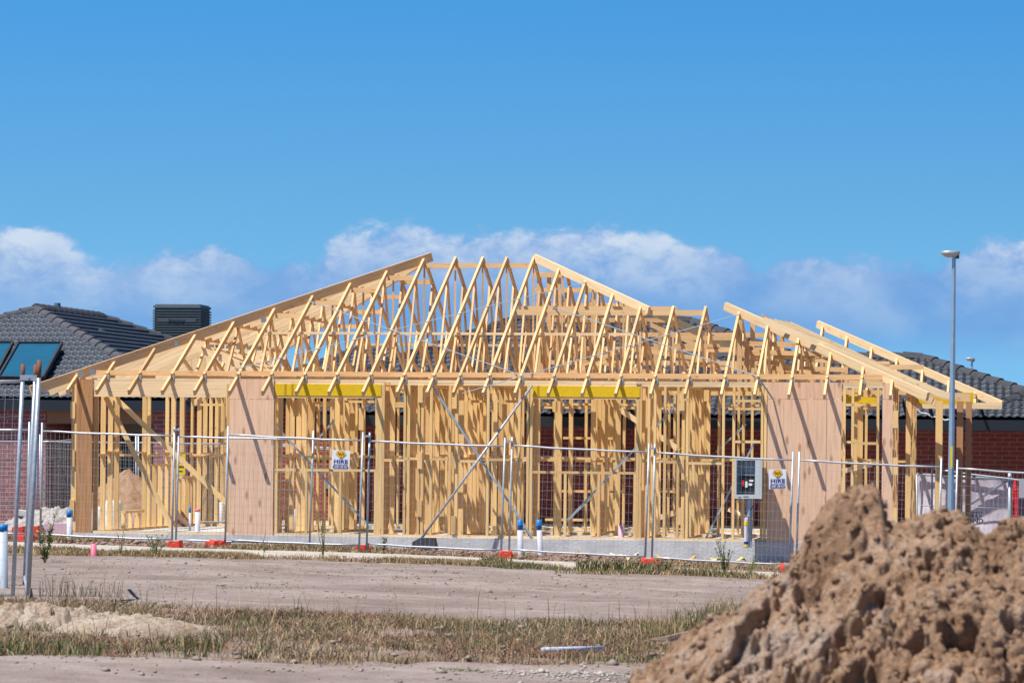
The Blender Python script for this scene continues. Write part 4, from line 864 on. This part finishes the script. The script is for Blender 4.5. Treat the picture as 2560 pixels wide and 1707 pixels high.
# ------------------------------------------------------------------ meter box and prop
def meter():
    cu, zc = hit(1871, 1196, -.5); v = -.5; o = empty('meter_box', H(cu, v, zc - .36), 'grey electrical meter box with open glass front standing before the wall studs', 'meter box')
    def bx(name, u0, u1, z0, z1, v0, v1, m, par=o):
        mb = MB(); hbox(mb, cu + u0, cu + u1, v0 - .34, v1 - .34, zc + z0, zc + z1); return mb.build(name, m, par)
    w_, h_ = .235, .345
    bx('back_panel', -w_, w_ - .002, -h_, h_, -.06, -.05, BOXM)
    f = MB()
    for (a, b, c, d) in ((-w_, -w_ + .03, -h_, h_), (.115, .235, -h_, h_), (-w_ + .031, .114, h_ - .03, h_), (-w_ + .031, .114, -h_, -h_ + .07)): hbox(f, cu + a, cu + b, -.54, -.402, zc + c, zc + d)
    f.build('case', BOXG, o)
    mb = MB(); hbox(mb, cu - .21, cu + .21, -.36, -.05, zc - .32, zc + .33); mb.build('cabinet', BOXG, o)
    mb = MB(); hbox(mb, cu - .05, cu + .05, -.24, -.16, zc - 1.2, zc - .325); mb.build('support_post', LAMPM, o)
    bx('breaker_board', -.15, .10, -.27, .06, -.085, -.065, BOXD); bx('meter', -.08, .09, .10, .30, -.10, -.065, BOXM)
    bx('red_switch', -.115, -.08, -.13, -.03, -.11, -.087, SRED); bx('white_breaker', -.06, -.02, -.15, -.05, -.105, -.087, WHITE); bx('label_strip', .01, .08, -.05, -.02, -.1, -.087, WHITE); bx('label_strip', .0, .06, -.12, -.08, -.1, -.087, WHITE)
    bx('white_rail', -.07, .1, .06, .075, -.1, -.086, WHITE); bx('vent_slot', -.08, .01, -h_ + .028, -h_ + .04, -.203, -.201, BLACK); bx('vent_slot', -.17, -.12, -h_ + .02, -h_ + .03, -.203, -.201, BLACK)
    b = H(cu, v, zc - .36)
    p = empty('service_conduit', H(cu - .02, -.45, -1.6), 'white taped conduit rising from the slab edge below the meter box', 'conduit')
    (u1, z1), (u2, z2) = hit(1875, 1250, -.45), hit(1872, 1292, -.45); m = MB(); m.tube([H(u1, -.45, z1), H(u2, -.45, z2)], .02, 8); m.build('conduit_riser', LAMPM, p)
    pts = [(1872, 1288), (1866, 1296), (1865, 1320), (1865, 1345), (1866, 1368)]; m = MB(); m.tube([H(hit(x, y, -.48)[0], -.48, hit(x, y, -.48)[1]) for x, y in pts], .036, 10); m.build('white_sleeve', PVCW, p)
    pts = [(1876, 1290), (1874, 1330), (1872, 1366)]; m = MB(); m.tube([H(hit(x, y, -.42)[0], -.42, hit(x, y, -.42)[1]) for x, y in pts], .02, 8); m.build('grey_cable', GALV, p)
    for (y0, y1, mm) in ((1303, 1312, SYEL), (1353, 1360, NAVY), (1360, 1366, SYEL)):
        a, c = hit(1865.5, y0, -.48), hit(1865.5, y1, -.48); m = MB(); m.tube([H(a[0], -.48, a[1]), H(c[0], -.48, c[1])], .041, 10); m.build('tape', mm, p)
    m = MB(); m.tube([H(hit(x, y, -.44)[0], -.44, hit(x, y, -.44)[1]) for x, y in ((1908, 1248), (1884, 1262), (1874, 1280))], .008, 5); m.build('purple_cord', BLUEP, p)
meter()
def prop():
    v = -.75; (ub, zb) = hit(1052, 1347, v); (ut, zt) = hit(1331, 963, -.06); o = empty('brace_prop', H(ub, v, zb), 'long galvanised prop leaning from the black weight to the wall top', 'prop')
    m = MB(); m.tube([H(ub, v, zb), H(ut, -.06, zt)], .022, 8); m.build('pole', GALVB, o, True); m = MB(); a = H(ub, v, zb); d = (H(ut, -.06, zt) - a).normalized(); m.tube([a + d * 1.5, a + d * 1.62], .03, 8); m.build('sleeve', GALV, o)
    m = MB(); (u0, z0) = hit(1035, 1375, v); (u1, z1) = hit(1091, 1344, v)
    V = [H(u, vv, z) for (u, z) in ((u0, z0 - .05), (u1 + .02, z0 - .05)) for vv in (v - .2, v + .2)] + [H(u, vv, z1) for u in (u0 + .13, u1 - .03) for vv in (v - .16, v + .16)] + [H(u, vv, z1 - .07) for u in (u0 + .0,) for vv in (v - .18, v + .18)]
    # prism: base 4, top 4 and a chamfer on the left
    F = [(0, 2, 6, 4, 8), (1, 9, 5, 7, 3), (2, 3, 7, 6), (4, 6, 7, 5), (8, 4, 5, 9), (0, 8, 9, 1), (0, 1, 3, 2)]
    tag(mesh('counterweight', V, F, BLACK), 'black chamfered block on the ground under the leaning prop', 'weight')
prop()

# ------------------------------------------------------------------ pipes
def pipe(px, y0, y1, D, wpx, lab, m, capm=None, cap_h=.12, top_open=True, grp=None, lean=0, name='riser_pipe'):
    D = D or G(px, y1).y; r = wpx / 2 / FPX * D; a, b = P(px + lean, y1, D), P(px, y0, D); o = empty(name, a, lab, 'pipe', grp); n = 18; mb = MB()
    h = (b - a).length; d = (b - a) / h
    mb.tube([a - d * .1, b], r, n, cap=False); mb.tube([b, a], r * .9, n, cap=False)
    V = mb.v; k = n; mb.f += [(n + i, n + (i + 1) % n, 2 * n + (i + 1) % n, 2 * n + i) for i in range(n)]
    mb.build('pipe_body', m, o, True)
    if capm: c = MB(); c.tube([b - d * cap_h, b + d * .004], r * 1.05, n); c.build('painted_top', capm, o, True)
GP = 'white service pipes with blue painted tops'
pipe(1300, 1299, 1371, 57.9, 14, 'left of two white blue topped pipes standing at the slab edge', PVCW, PVCB, .17, grp=GP, lean=1); pipe(1347, 1299, 1372, 57.9, 14, 'right of two white blue topped pipes standing at the slab edge', PVCW, PVCB, .17, grp=GP, lean=4)
pipe(174, 1275, 1342, 58.9, 15, 'blue topped grey pipe at the foot of the brown plywood pier', PVCW, PVCB, .12, grp=GP); pipe(7, 1311, 1525, 36, 25, 'large near pipe with blue rim at the left edge', mat('pvc_grey', (.42, .48, .56), .5), PVCB, .07)
pipe(234, 1358, 1394, None, 15, 'short pink pipe standing upright in the dry verge', PINK); pipe(494, 1272, 1317, 63, 13, 'white pipe with pink rim standing inside the left frame', PVCW, PINK, .05)
pipe(475, 1265, 1311, 64, 6, 'thin blue topped pipe inside the left frame', PVCW, PVCB, .12); pipe(330, 1275, 1318, 66, 10, 'pinkish pipe at the foot of the rear earth pile', mat('pvc_palepink', (.6, .42, .5), .5)); pipe(553, 1255, 1300, 70, 9, 'white pipe beyond the rear of the left opening', PVCW)
pipe(1553, 1308, 1338, 62, 16, 'pale pink pipe stub standing on the slab', mat('pvc_lilac', (.6, .4, .5), .5)); pipe(733, 1272, 1320, 62, 12, 'pale grey pipe standing inside the frame near the first window', PVCW)
# loose things on the near verge
a, b = G(1357, 1634), G(1507, 1631); m = MB(); a.z += .03; b.z += .035; m.tube([a, b], .024, 12); tag(m.build('pipe_offcut', mat('offcut_blue', (.50, .53, .68), .5), None, True), 'long pale blue pipe offcut lying in the near grass', 'pipe')
m = MB(); pts = [G(1625, 1612) + Vector((0, 0, .05)), G(1665, 1616) + Vector((0, 0, .06)), G(1720, 1613) + Vector((0, 0, .1))]; m.tube(pts, [.01, .035, .03], 7); m.tube([G(1640, 1618) + Vector((0, 0, .03)), G(1728, 1622) + Vector((0, 0, .05))], [.015, .03], 7); tag(m.build('driftwood_branch', mat('bark', (.24, .17, .13), .9, 0, .4, 20)), 'dry forked branch lying beside the near dirt mound', 'branch')

# ------------------------------------------------------------------ earth heaps
def heap(name, cx, cy, rx, ry, hh, m, lab, seed, res=.03, clod=.1, amp=.06, base=None, cat='dirt pile', shape=None, kind=None, rough=1.0):
    x = np.arange(-rx * 1.1, rx * 1.1, res); y = np.arange(-ry * 1.1, ry * 1.1, res); X, Y = np.meshgrid(x, y)
    ang = fbm(X * .8 / rx + 3, Y * .8 / ry, seed, 3); rr = np.sqrt((X / rx) ** 2 + (Y / ry) ** 2) * (1 + .5 * (ang - .5)); h = hh * np.clip(1 - rr, 0, 1) ** .8
    if shape is not None: h = h * shape(X / rx)
    d1, d2, cid = worley(X / clod, Y / clod, seed); d3, d4, c2 = worley(X / clod * 2.3, Y / clod * 2.3, seed + 5)
    edge = np.clip((1 - rr) * 4, 0, 1); h = h + edge * amp * rough * 1.2 * (np.sqrt(np.clip(.6 - d1 * d1, 0, 1)) * (.2 + cid) + .4 * np.sqrt(np.clip(.6 - d3 * d3, 0, 1))) + edge * amp * .8 * (fbm(X / clod * .4, Y / clod * .4, seed + 9, 4) - .5)
    g = gz(cx + X, cy + Y); Z = g - .05 + h + .045 * edge
    keep = rr < 1.06; o = gridmesh(name, cx + X, cy + Y, np.where(keep, Z, g - .12), m); tag(o, lab, cat, None, kind); return o
c = P(330, 1320, 67); heap('dirt_pile', c.x - .15, 67.5, 1.25, 1.4, 1.2, CLAY, 'brown earth pile seen through the left garage opening', 3, .04, .12, .06)
c = G(60, 1567); heap('dirt_pile', c.x + .15, c.y + .1, 1.0, .42, .08, SAND, 'low lumpy clod pile at the lower left edge', 11, .012, .09, .10)
c = G(350, 1588); heap('sand_mound', c.x - .02, c.y + .35, .85, .55, .15, SAND, 'smooth pale sand mound with orange stain in the near left verge', 12, .012, .07, .03, rough=.8)
c = P(150, 1310, 66); heap('rubble_pile', c.x, 66, 1.2, .9, .35, mat('rubble_grey', (.36, .33, .32), .9, 0, .4, 12, bump=.5), 'grey concrete rubble pile left of the plywood pier', 21, .03, .14, .13)
m = MB(); m.box(P(120, 1290, 66), 1.2, .5, .1, Matrix.Rotation(.12, 3, 'Y')); tag(m.build('broken_slab', CONC), 'broken concrete slab lying on the rubble pile', 'slab')
m = MB(); m.box(P(148, 1318, 63), .5, .3, .16); tag(m.build('foam_block', mat('pink_foam', (.62, .42, .52), .7)), 'pinkish foam block beside the blue topped pipe', 'block')
for px, y, s, lab in ((246, 1300, .34, 'white bulk bag at the foot of the rear earth pile, left one'), (283, 1292, .42, 'white bulk bag at the foot of the rear earth pile, right one')):
    c = P(px, y, 64.5); n, k = 14, 10; V = []; F = []
    for j in range(k):
        for i in range(n):
            a = 2 * math.pi * i / n; zz_ = j / (k - 1); rr = s * .5 * (1 - .35 * zz_ ** 3) * (1 + .12 * math.sin(3 * a + j) + .05 * math.sin(7 * a)); V.append(c + Vector((math.cos(a) * rr, math.sin(a) * rr, (zz_ - .5) * s * 1.5)))
    for j in range(k - 1):
        for i in range(n): F.append((j * n + i, j * n + (i + 1) % n, (j + 1) * n + (i + 1) % n, (j + 1) * n + i))
    F += [tuple(range(n))[::-1], tuple((k - 1) * n + i for i in range(n))]
    tag(mesh('bulk_bag', V, F, mat('bag_white%d' % px, (.66, .68, .70), .7, 0, .2, 12), None, True), lab, 'bag', 'white bulk bags by the rear earth pile')
# yellow plastic scraps along the slab
def scrap(px, py, D, wd, lab, rgb, seed):
    c = P(px, py, D); c.z = float(gz(c.x, D)) + .02; n = 16; V = []; F = []
    for i in range(n):
        for j in range(6):
            V.append(c + Vector(((i / (n - 1) - .5) * wd + .01 * math.sin(j * 3 + i), (j - 2.5) * .05, .05 + .05 * math.sin(i * 1.3 + j * .9 + seed) * math.cos(j * 1.1 + i * .4) + .03 * math.sin(i * .5))))
    for i in range(n - 1):
        for j in range(5): F.append((i * 6 + j, (i + 1) * 6 + j, (i + 1) * 6 + j + 1, i * 6 + j + 1))
    tag(mesh('plastic_scrap', V, F, mat('scrap%d' % seed, rgb, .5, 0, .3, 12), None, True), lab, 'litter')
scrap(1685, 1391, 58.0, .75, 'crumpled orange film along the slab foot left of the meter box', (.60, .36, .10), 1); scrap(1560, 1376, 58.3, .5, 'crumpled cream film along the slab foot under the second yellow beam', (.70, .60, .42), 2); scrap(1820, 1374, 58.4, .6, 'yellowish film at the slab foot below the meter box', (.58, .52, .22), 3)
scrap(1450, 1372, 58.6, .25, 'small brown scrap at the slab foot right of the blue topped pipes', (.45, .25, .12), 4); scrap(2095, 1452, 45, .25, 'grey crumpled scrap near the dirt mound', (.4, .45, .45), 5)

# --- the big clod mound at the right, close to the camera
sil = [(1200, 1990), (1300, 1880), (1400, 1790), (1545, 1707), (1600, 1672), (1650, 1640), (1690, 1590), (1740, 1562), (1780, 1545), (1850, 1522), (1880, 1470), (1930, 1440), (1965, 1425), (2010, 1350), (2040, 1285), (2070, 1240), (2110, 1222), (2150, 1204), (2182, 1206),
       (2200, 1225), (2205, 1262), (2218, 1292), (2250, 1302), (2290, 1302), (2320, 1282), (2360, 1268), (2400, 1275), (2430, 1302), (2460, 1330), (2490, 1305), (2520, 1282), (2545, 1278), (2600, 1290), (2700, 1300), (2850, 1400), (3100, 1600), (3400, 1800)]
DM = 13.0
sx_ = np.array([(x - 1280) / FPX * DM for x, y in sil]); sz_ = np.array([(P(x, y, DM).z - EYE) for x, y in sil])
gs = .0062
x = np.arange(-.25, 3.15, gs); y = np.arange(10.7, 14.6, gs); X, Y = np.meshgrid(x, y)
wx = X + .02 * (fbm(X * 9, Y * 9, 61, 3) - .5)
zs = np.interp(wx, sx_, sz_); ker = np.ones(121) / 121; xs1 = np.interp(np.arange(-.25 - .5, 3.15 + .5, gs), sx_, sz_); sm = np.convolve(xs1, ker, 'same'); zsm = np.interp(wx, np.arange(-.25 - .5, 3.15 + .5, gs), sm)
dd = np.abs(Y - DM - .12 * (fbm(X * 2.2, Y * 0 + 2, 77, 3) - .5)); tt = sstep(.0, .30, dd)
dfr = np.where(Y < DM, dd, dd * 1.1)
Z = zs * (1 - tt) + (zsm - .02) * tt - (.72 * dfr * (1 - np.exp(-dfr * 7)))
d1, d2, cid = worley(X / .15, Y / .15, 5); e1, e2_, ci2 = worley(X / .065 + .3 * vn(X * 20, Y * 20, 8), Y / .065, 6); f1, f2_, ci3 = worley(X / .03, Y / .03, 7)
rd_ = fbm(X * 3.0, Y * 3.0, 15, 4)
ball = lambda d: np.sqrt(np.clip(.62 - d * d, 0, 1))
disp = .115 * ball(d1) * (cid ** 1.5) * (.25 + .75 * sstep(.0, .12, dd)) + .060 * ball(e1) * (.15 + ci2) * (.4 + .6 * tt) + .026 * ball(f1) * (.2 + ci3) + .20 * (rd_ - .5) * tt - .055
cr_ = fbm(X * 5.5, Y * 5.5, 44, 4); disp = disp - .10 * sstep(.55, .63, cr_) * sstep(.03, .15, dd) + .03 * (fbm(X * 30, Y * 30, 3, 3) - .5) + .012 * (fbm(X * 90, Y * 90, 4, 2) - .5)
nx = .35 * (fbm(X * 5, Y * 5, 63, 3) - .5) * 2 - .12; ny = -.62; nz = .72
Xd, Yd, Z = X + nx * disp, Y + ny * disp, Z + nz * disp
Z = np.maximum(Z, gz(X, Y) - EYE - .06)
CLAYB = ground_mat('mound_clay', [(.25, .15, .095), (.41, .265, .175), (.44, .335, .27)], 11.0, fine=90, bump=.9, fine_amt=.25, peb=False)
mound = tag(gridmesh('dirt_mound', Xd, Yd, Z + EYE, CLAYB), 'big blurred brown clod mound filling the lower right corner', 'dirt mound')

rg = np.random.default_rng(9); ii = rg.integers(3, Xd.shape[0] - 3, 16000); jj = rg.integers(3, Xd.shape[1] - 3, 16000); ok = (Z[ii, jj] > gz(X[ii, jj], Y[ii, jj]) - EYE + .02)
ii, jj = ii[ok], jj[ok]; n = len(ii); S = np.clip(rg.exponential(.0055, n) + .003, 0, .028)
cube = np.array([(x, y, z) for x in (-1, 1) for y in (-1, 1) for z in (-1, 1)], float) * .8; V = cube[None] * rg.uniform(.45, 1.15, (n, 8, 3)) * S[:, None, None] + np.stack([Xd[ii, jj], Yd[ii, jj], Z[ii, jj] + EYE], -1)[:, None]
F = (np.array(BOXF)[None] + (np.arange(n) * 8)[:, None, None]).reshape(-1, 4)
tag(mesh('clod_crumbs', V.reshape(-1, 3), F.astype(np.int32), CLAYB, mound, origin=False), kind='stuff')
# ------------------------------------------------------------------ grass, weeds, stones
def attr_mat(name, rough=.8, trans=.0):
    m = bpy.data.materials.new(name); m.use_nodes = True; nt = m.node_tree; b = nt.nodes['Principled BSDF']; a = nn(nt, 'ShaderNodeAttribute', attribute_name='Col'); lk(nt, a.outputs['Color'], b.inputs['Base Color'])
    b.inputs['Roughness'].default_value = rough; b.inputs['Specular IOR Level'].default_value = .15; return m
GRASSM = attr_mat('grass_blades')
PALD = np.array([(.36, .24, .12), (.44, .32, .17), (.30, .19, .10), (.25, .15, .09), (.50, .39, .22), (.33, .25, .14)]); PALG = np.array([(.10, .135, .055), (.14, .165, .07), (.08, .105, .045), (.20, .20, .10)])
rng = np.random.default_rng(5)
def blades(name, X, Y, Hh, green, lab=None, wid=.005, lean=.6, kind='stuff', cat='grass', pd=PALD, pg=PALG):
    n = len(X); Z = gz(X, Y); a = rng.uniform(0, 2 * np.pi, n); ln = rng.uniform(.1, lean, n) * Hh; dx, dy = np.cos(a) * ln, np.sin(a) * ln
    b = rng.uniform(0, np.pi, n); wx_, wy_ = np.cos(b) * wid * rng.uniform(.6, 1.4, n), np.sin(b) * wid
    base = np.stack([X, Y, Z - .01], -1); w3_ = np.stack([wx_, wy_, 0 * X], -1); mid = base + np.stack([dx * .35, dy * .35, Hh * .6], -1); tipp = base + np.stack([dx, dy, Hh * rng.uniform(.75, 1.0, n)], -1)
    V = np.stack([base - w3_, base + w3_, mid + w3_ * .7, mid - w3_ * .7, tipp], 1).reshape(-1, 3); i = np.arange(n)[:, None] * 5
    F = np.concatenate([np.concatenate([i, i + 1, i + 2], 1), np.concatenate([i, i + 2, i + 3], 1), np.concatenate([i + 3, i + 2, i + 4], 1)])
    g = rng.uniform(0, 1, n) < green; c = np.where(g[:, None], pg[rng.integers(0, len(pg), n)], pd[rng.integers(0, len(pd), n)]) * rng.uniform(.75, 1.2, n)[:, None]
    C = np.repeat(np.concatenate([c, np.ones((n, 1))], 1), 5, 0)
    o = mesh(name, V, F.astype(np.int32), GRASSM, origin=False, col=C); tag(o, lab, cat, None, kind); return o
def line_y(L, X):   # world Y of a strip edge at X
    o = np.argsort(L[:, 0]); return np.interp(X, L[o, 0], L[o, 1])
# near verge between road and track
def scatter(n, x0, x1, lo, hi, dens, clump=.07):
    c = n // 14; cx = rng.uniform(x0, x1, c * 3); cy0 = lo(cx); cy1 = hi(cx); cy = cy0 + (cy1 - cy0) * rng.uniform(0, 1, c * 3); k = rng.uniform(0, 1, c * 3) < dens(cx, cy); cx, cy = cx[k][:c], cy[k][:c]
    j = rng.integers(0, len(cx), n); return cx[j] + rng.normal(0, clump, n), cy[j] + rng.normal(0, clump, n)
nlo = lambda X: line_y(TA, X) - .35; nhi = lambda X: line_y(RB, X) + .25
den = lambda X, Y: sstep(.46, .60, fbm(X * 1.3, Y * .9, 91, 4)) * .97 + .03
X, Y = scatter(52000, -8, 8, nlo, nhi, den, .08); gr = sstep(.5, .62, fbm(X * .7, Y * .6, 33, 3)) * .28 + .04; blades('dry_grass', X, Y, rng.uniform(.02, .10, len(X)) * (1 + .5 * fbm(X, Y, 2, 2)), gr, wid=.0035, lean=1.6, pd=np.array([(.30, .20, .12), (.38, .28, .165), (.22, .145, .09), (.18, .115, .08), (.46, .37, .23), (.27, .19, .12)]))
dead = lambda X, Y: sstep(.45, .6, fbm(X * .8 + 9, Y * .7, 55, 3))
X, Y = scatter(60000, -8, 8, nlo, nhi, dead, .10); blades('dead_grass', X, Y, rng.uniform(.02, .085, len(X)), .03, wid=.004, lean=2.0, pd=np.array([(.23, .13, .09), (.30, .18, .12), (.19, .11, .075), (.36, .25, .16)]))
X, Y = scatter(2500, -8, 8, nlo, nhi, lambda X, Y: sstep(.55, .66, fbm(X * 1.1, Y * .9, 71, 2)), .06); blades('green_tufts', X, Y, rng.uniform(.04, .11, len(X)), .85, wid=.004, lean=.8)
cx = rng.uniform(-7, 7, 220); cy = nlo(cx) + (nhi(cx) - nlo(cx)) * rng.uniform(.02, .98, 220); j = rng.integers(0, 220, 27000); rr_ = rng.uniform(.04, .19, 220)
blades('weed_clumps', cx[j] + rng.normal(0, 1, 27000) * rr_[j], cy[j] + rng.normal(0, 1, 27000) * rr_[j] * .8, rng.uniform(.03, .10, 27000) * (.6 + 4 * rr_[j]), .72, wid=.0035, lean=1.1, pg=np.array([(.07, .10, .045), (.10, .125, .06), (.06, .085, .045), (.13, .15, .08)]))
tx = rng.uniform(-7, 7, 700); ty = nlo(tx) + (nhi(tx) - nlo(tx)) * rng.uniform(0, 1, 700); blades('grass_stalks', tx, ty, rng.uniform(.2, .42, 700), .12, wid=.003, lean=.5)
# verge between path and road
flo = lambda X: line_y(RA, X) - .1; fhi = lambda X: line_y(PB, X) - .05
X, Y = scatter(48000, -10.5, 8, flo, fhi, lambda X, Y: .1 + .9 * sstep(.40, .56, fbm(X * .8, Y * .6, 17, 3)) * np.where(X > .5, .7, 1), .09); gr = sstep(.52, .6, fbm(X * .6, Y * .5, 19, 3)) * .6 + .05; blades('verge_grass', X, Y, rng.uniform(.03, .13, len(X)), gr, wid=.006, lean=.9)
# behind path to slab
X, Y = scatter(22000, -10.5, 7, lambda X: line_y(PA, X) + .05, lambda X: np.full_like(X, 59.0) + X * -.14, lambda X, Y: sstep(.42, .6, fbm(X * .7, Y * .6, 27, 3)) * np.where(X < -1, 1, .15), .09)
blades('site_grass', X, Y, rng.uniform(.03, .14, len(X)), .22, wid=.006, lean=1.0)
X, Y = scatter(3500, -9, 8, lambda X: line_y(RB, X) + .3, lambda X: line_y(RA, X) - .3, lambda X, Y: sstep(.60, .66, fbm(X * .6, Y * .8, 37, 3)), .10); blades('road_grass', X, Y, rng.uniform(.03, .09, len(X)), .7, wid=.006, lean=1.2)
# tall grass beside the mound
def tuft(px, py, n, hmin, hmax, gr, rad, lab, name='grass_tuft', lean=.5, w_=.0035):
    g = G(px, py); hmin, hmax, n, gr = hmin * .7, hmax * .72, int(n * .7), gr * .75; X = g.x + np.clip(rng.normal(0, rad, n), -1.7 * rad, 1.7 * rad); Y = g.y + np.clip(rng.normal(0, rad * .8, n), -1.3 * rad, 1.3 * rad); o = blades(name, X, Y, rng.uniform(hmin, hmax, n), gr, lab, wid=w_, lean=lean, kind=None, cat='grass tuft'); return o
tuft(1790, 1590, 1500, .15, .52, .6, .22, 'tall seeding grass clump beside the left slope of the dirt mound'); tuft(1850, 1560, 900, .15, .5, .5, .2, 'tall grass clump against the dirt mound'); tuft(1700, 1600, 800, .1, .36, .45, .2, 'half dry grass clump left of the dirt mound')
tuft(1155, 1686, 1100, .04, .10, 1.0, .13, 'low bright green grass patch on the near track', lean=1.2); tuft(90, 1640, 1500, .08, .26, .8, .28, 'dark green grass clump at the lower left', w_=.005); tuft(200, 1500, 160, .15, .5, .6, .22, 'tall wispy grass clump behind the lumpy clods'); tuft(480, 1625, 500, .08, .25, .7, .14, 'green tuft below the sand mound')
tuft(1240, 1410, 600, .08, .25, .85, .14, 'bright green weed patch beside the fence foot left of the pipes', w_=.008); tuft(1560, 1432, 2600, .10, .36, .75, .40, 'broad green weed patch at the fence foot left of the meter box', w_=.008); tuft(1800, 1446, 900, .08, .3, .5, .3, 'green weed patch in front of the meter box', w_=.007); tuft(1700, 1435, 900, .08, .24, .6, .3, 'low weed patch between the fence foot and the meter box', w_=.007)
tuft(1480, 1440, 700, .05, .18, .3, .3, 'dry weed patch at the road edge under the second yellow beam', w_=.008); tuft(2010, 1450, 700, .1, .3, .5, .25, 'weed patch at the foot of the big dirt mound', w_=.007)
LEAF = attr_mat('weed_leaf', .6)
def weed(px, py, ht, lab, seed, nstem=5, dens=24, spread=.18, gcol=(.10, .17, .05), leaf=.03, dry=.15):
    g = G(px, py); rs_ = random.Random(seed); st = MB(); V = []; F = []; C = []; o = empty('weed', g, lab, 'weed', 'tall weeds along the fence')
    for s in range(nstem):
        a = rs_.uniform(0, 6.28); top = Vector((math.cos(a) * spread * rs_.uniform(.2, 1), math.sin(a) * spread, ht * rs_.uniform(.55, 1))); mid = top * .5 + Vector((rs_.uniform(-.03, .03), 0, .03))
        pts = [g, g + mid, g + top]; st.tube(pts, [.006, .0045, .002], 5)
        for k in range(dens):
            t = rs_.uniform(.12, 1); p = g + (mid * (t * 2) if t < .5 else mid.lerp(top, t * 2 - 1)); b = rs_.uniform(0, 6.28); L = leaf * rs_.uniform(.6, 1.5); d = Vector((math.cos(b), math.sin(b), rs_.uniform(-.2, .9))).normalized() * L; s_ = d.cross(Vector((0, 0, 1))).normalized() * L * .22
            n = len(V); V += [p, p + d * .5 + s_, p + d, p + d * .5 - s_]; F.append((n, n + 1, n + 2, n + 3)); c = (.42, .33, .15) if rs_.random() < dry else tuple(x * rs_.uniform(.7, 1.35) for x in gcol); C += [(*c, 1)] * 4
    st.build('stem', mat('stem%d' % seed, (.16, .17, .07), .8), o); mesh('leaves', V, F, LEAF, o, col=C)
weed(112, 1412, .78, 'tall leafy green weed right of the near steel poles', 1, 7, 60, .22, leaf=.055); weed(388, 1392, .42, 'bushy dark weed between the pink pipe and first fence foot', 2, 9, 40, .3, leaf=.04); weed(808, 1396, .85, 'tall thin weed in front of the second fence post', 3, 6, 22, .18, leaf=.04, dry=.4)
weed(962, 1384, .36, 'single upright weed left of the black weight', 4, 2, 50, .03, leaf=.06); weed(1812, 1440, .62, 'tall feathery weed in front of the meter box conduit', 5, 9, 60, .28, leaf=.035); weed(1878, 1440, .35, 'thin weed right of the meter box conduit', 6, 5, 25, .2, leaf=.035)
weed(300, 1392, .5, 'wispy weed right of the pink pipe', 8, 4, 14, .12, leaf=.03, dry=.5); weed(660, 1388, .5, 'wispy pale weed before the pink plywood sheet', 9, 3, 12, .1, leaf=.03, dry=.6); weed(2275, 1500, .5, 'leafy weed behind the dirt mound', 10, 5, 40, .2)
# stones
def stones(name, X, Y, S, m, kind='stuff'):
    oc = np.array([(1, 0, 0), (-1, 0, 0), (0, 1, 0), (0, -1, 0), (0, 0, 1), (0, 0, -1), (.6, .6, .5), (-.6, .6, .5), (.6, -.6, .5), (-.6, -.6, .5)]); tri = [(6, 2, 4), (6, 4, 0), (6, 0, 2), (7, 4, 2), (7, 1, 4), (7, 2, 1), (8, 0, 4), (8, 4, 3), (8, 3, 0), (9, 4, 1), (9, 3, 4), (9, 1, 3), (5, 2, 0), (5, 1, 2), (5, 3, 1), (5, 0, 3)]
    n = len(X); Z = gz(X, Y) + .035; j = rng.uniform(.7, 1.3, (n, 10, 3)); V = oc[None] * j * (S[:, None, None]) * np.array([1, 1, .6]) + np.stack([X, Y, Z], -1)[:, None]
    F = (np.array(tri)[None] + (np.arange(n) * 10)[:, None, None]).reshape(-1, 3); return tag(mesh(name, V.reshape(-1, 3), F.astype(np.int32), m, origin=False), kind=kind)
X = rng.uniform(-8, 8, 9000); Y = rng.uniform(23, 54, 9000); stones('gravel_stones', X, Y, rng.exponential(.006, 9000) + .004, mat('stone', (.28, .22, .19), .9, 0, .4, 3))
g = G(1440, 1697); X = g.x + rng.normal(0, .35, 500); Y = g.y + rng.normal(0, .35, 500); stones('white_rubble', X, Y, rng.exponential(.006, 500) + .003, mat('white_stone', (.42, .38, .34), .9, 0, .3, 8))
X = rng.uniform(-10, 8, 3500); Y = rng.uniform(55.5, 59.2, 3500) - X * .1; stones('spoil_lumps', X, Y, rng.exponential(.012, 3500) + .006, mat('lump', (.30, .20, .165), .9, 0, .4, 6))
for k, (px, y, s) in enumerate(((418, 1408, .045), (575, 1402, .05), (495, 1407, .04))):
    g = G(px, y); stones('field_stone', np.array([g.x]), np.array([g.y]), np.array([s]), MATS['lump'], kind=None)
for o in [o for o in bpy.data.objects if o.name.startswith('field_stone')]:
    tag(o, {'field_stone': 'brown stone on the far road edge left of the fence foot gap', 'field_stone.001': 'largest brown stone on the far road edge', 'field_stone.002': 'small brown stone on the far road edge between the other two'}[o.name], 'stone', 'stones on the road edge')
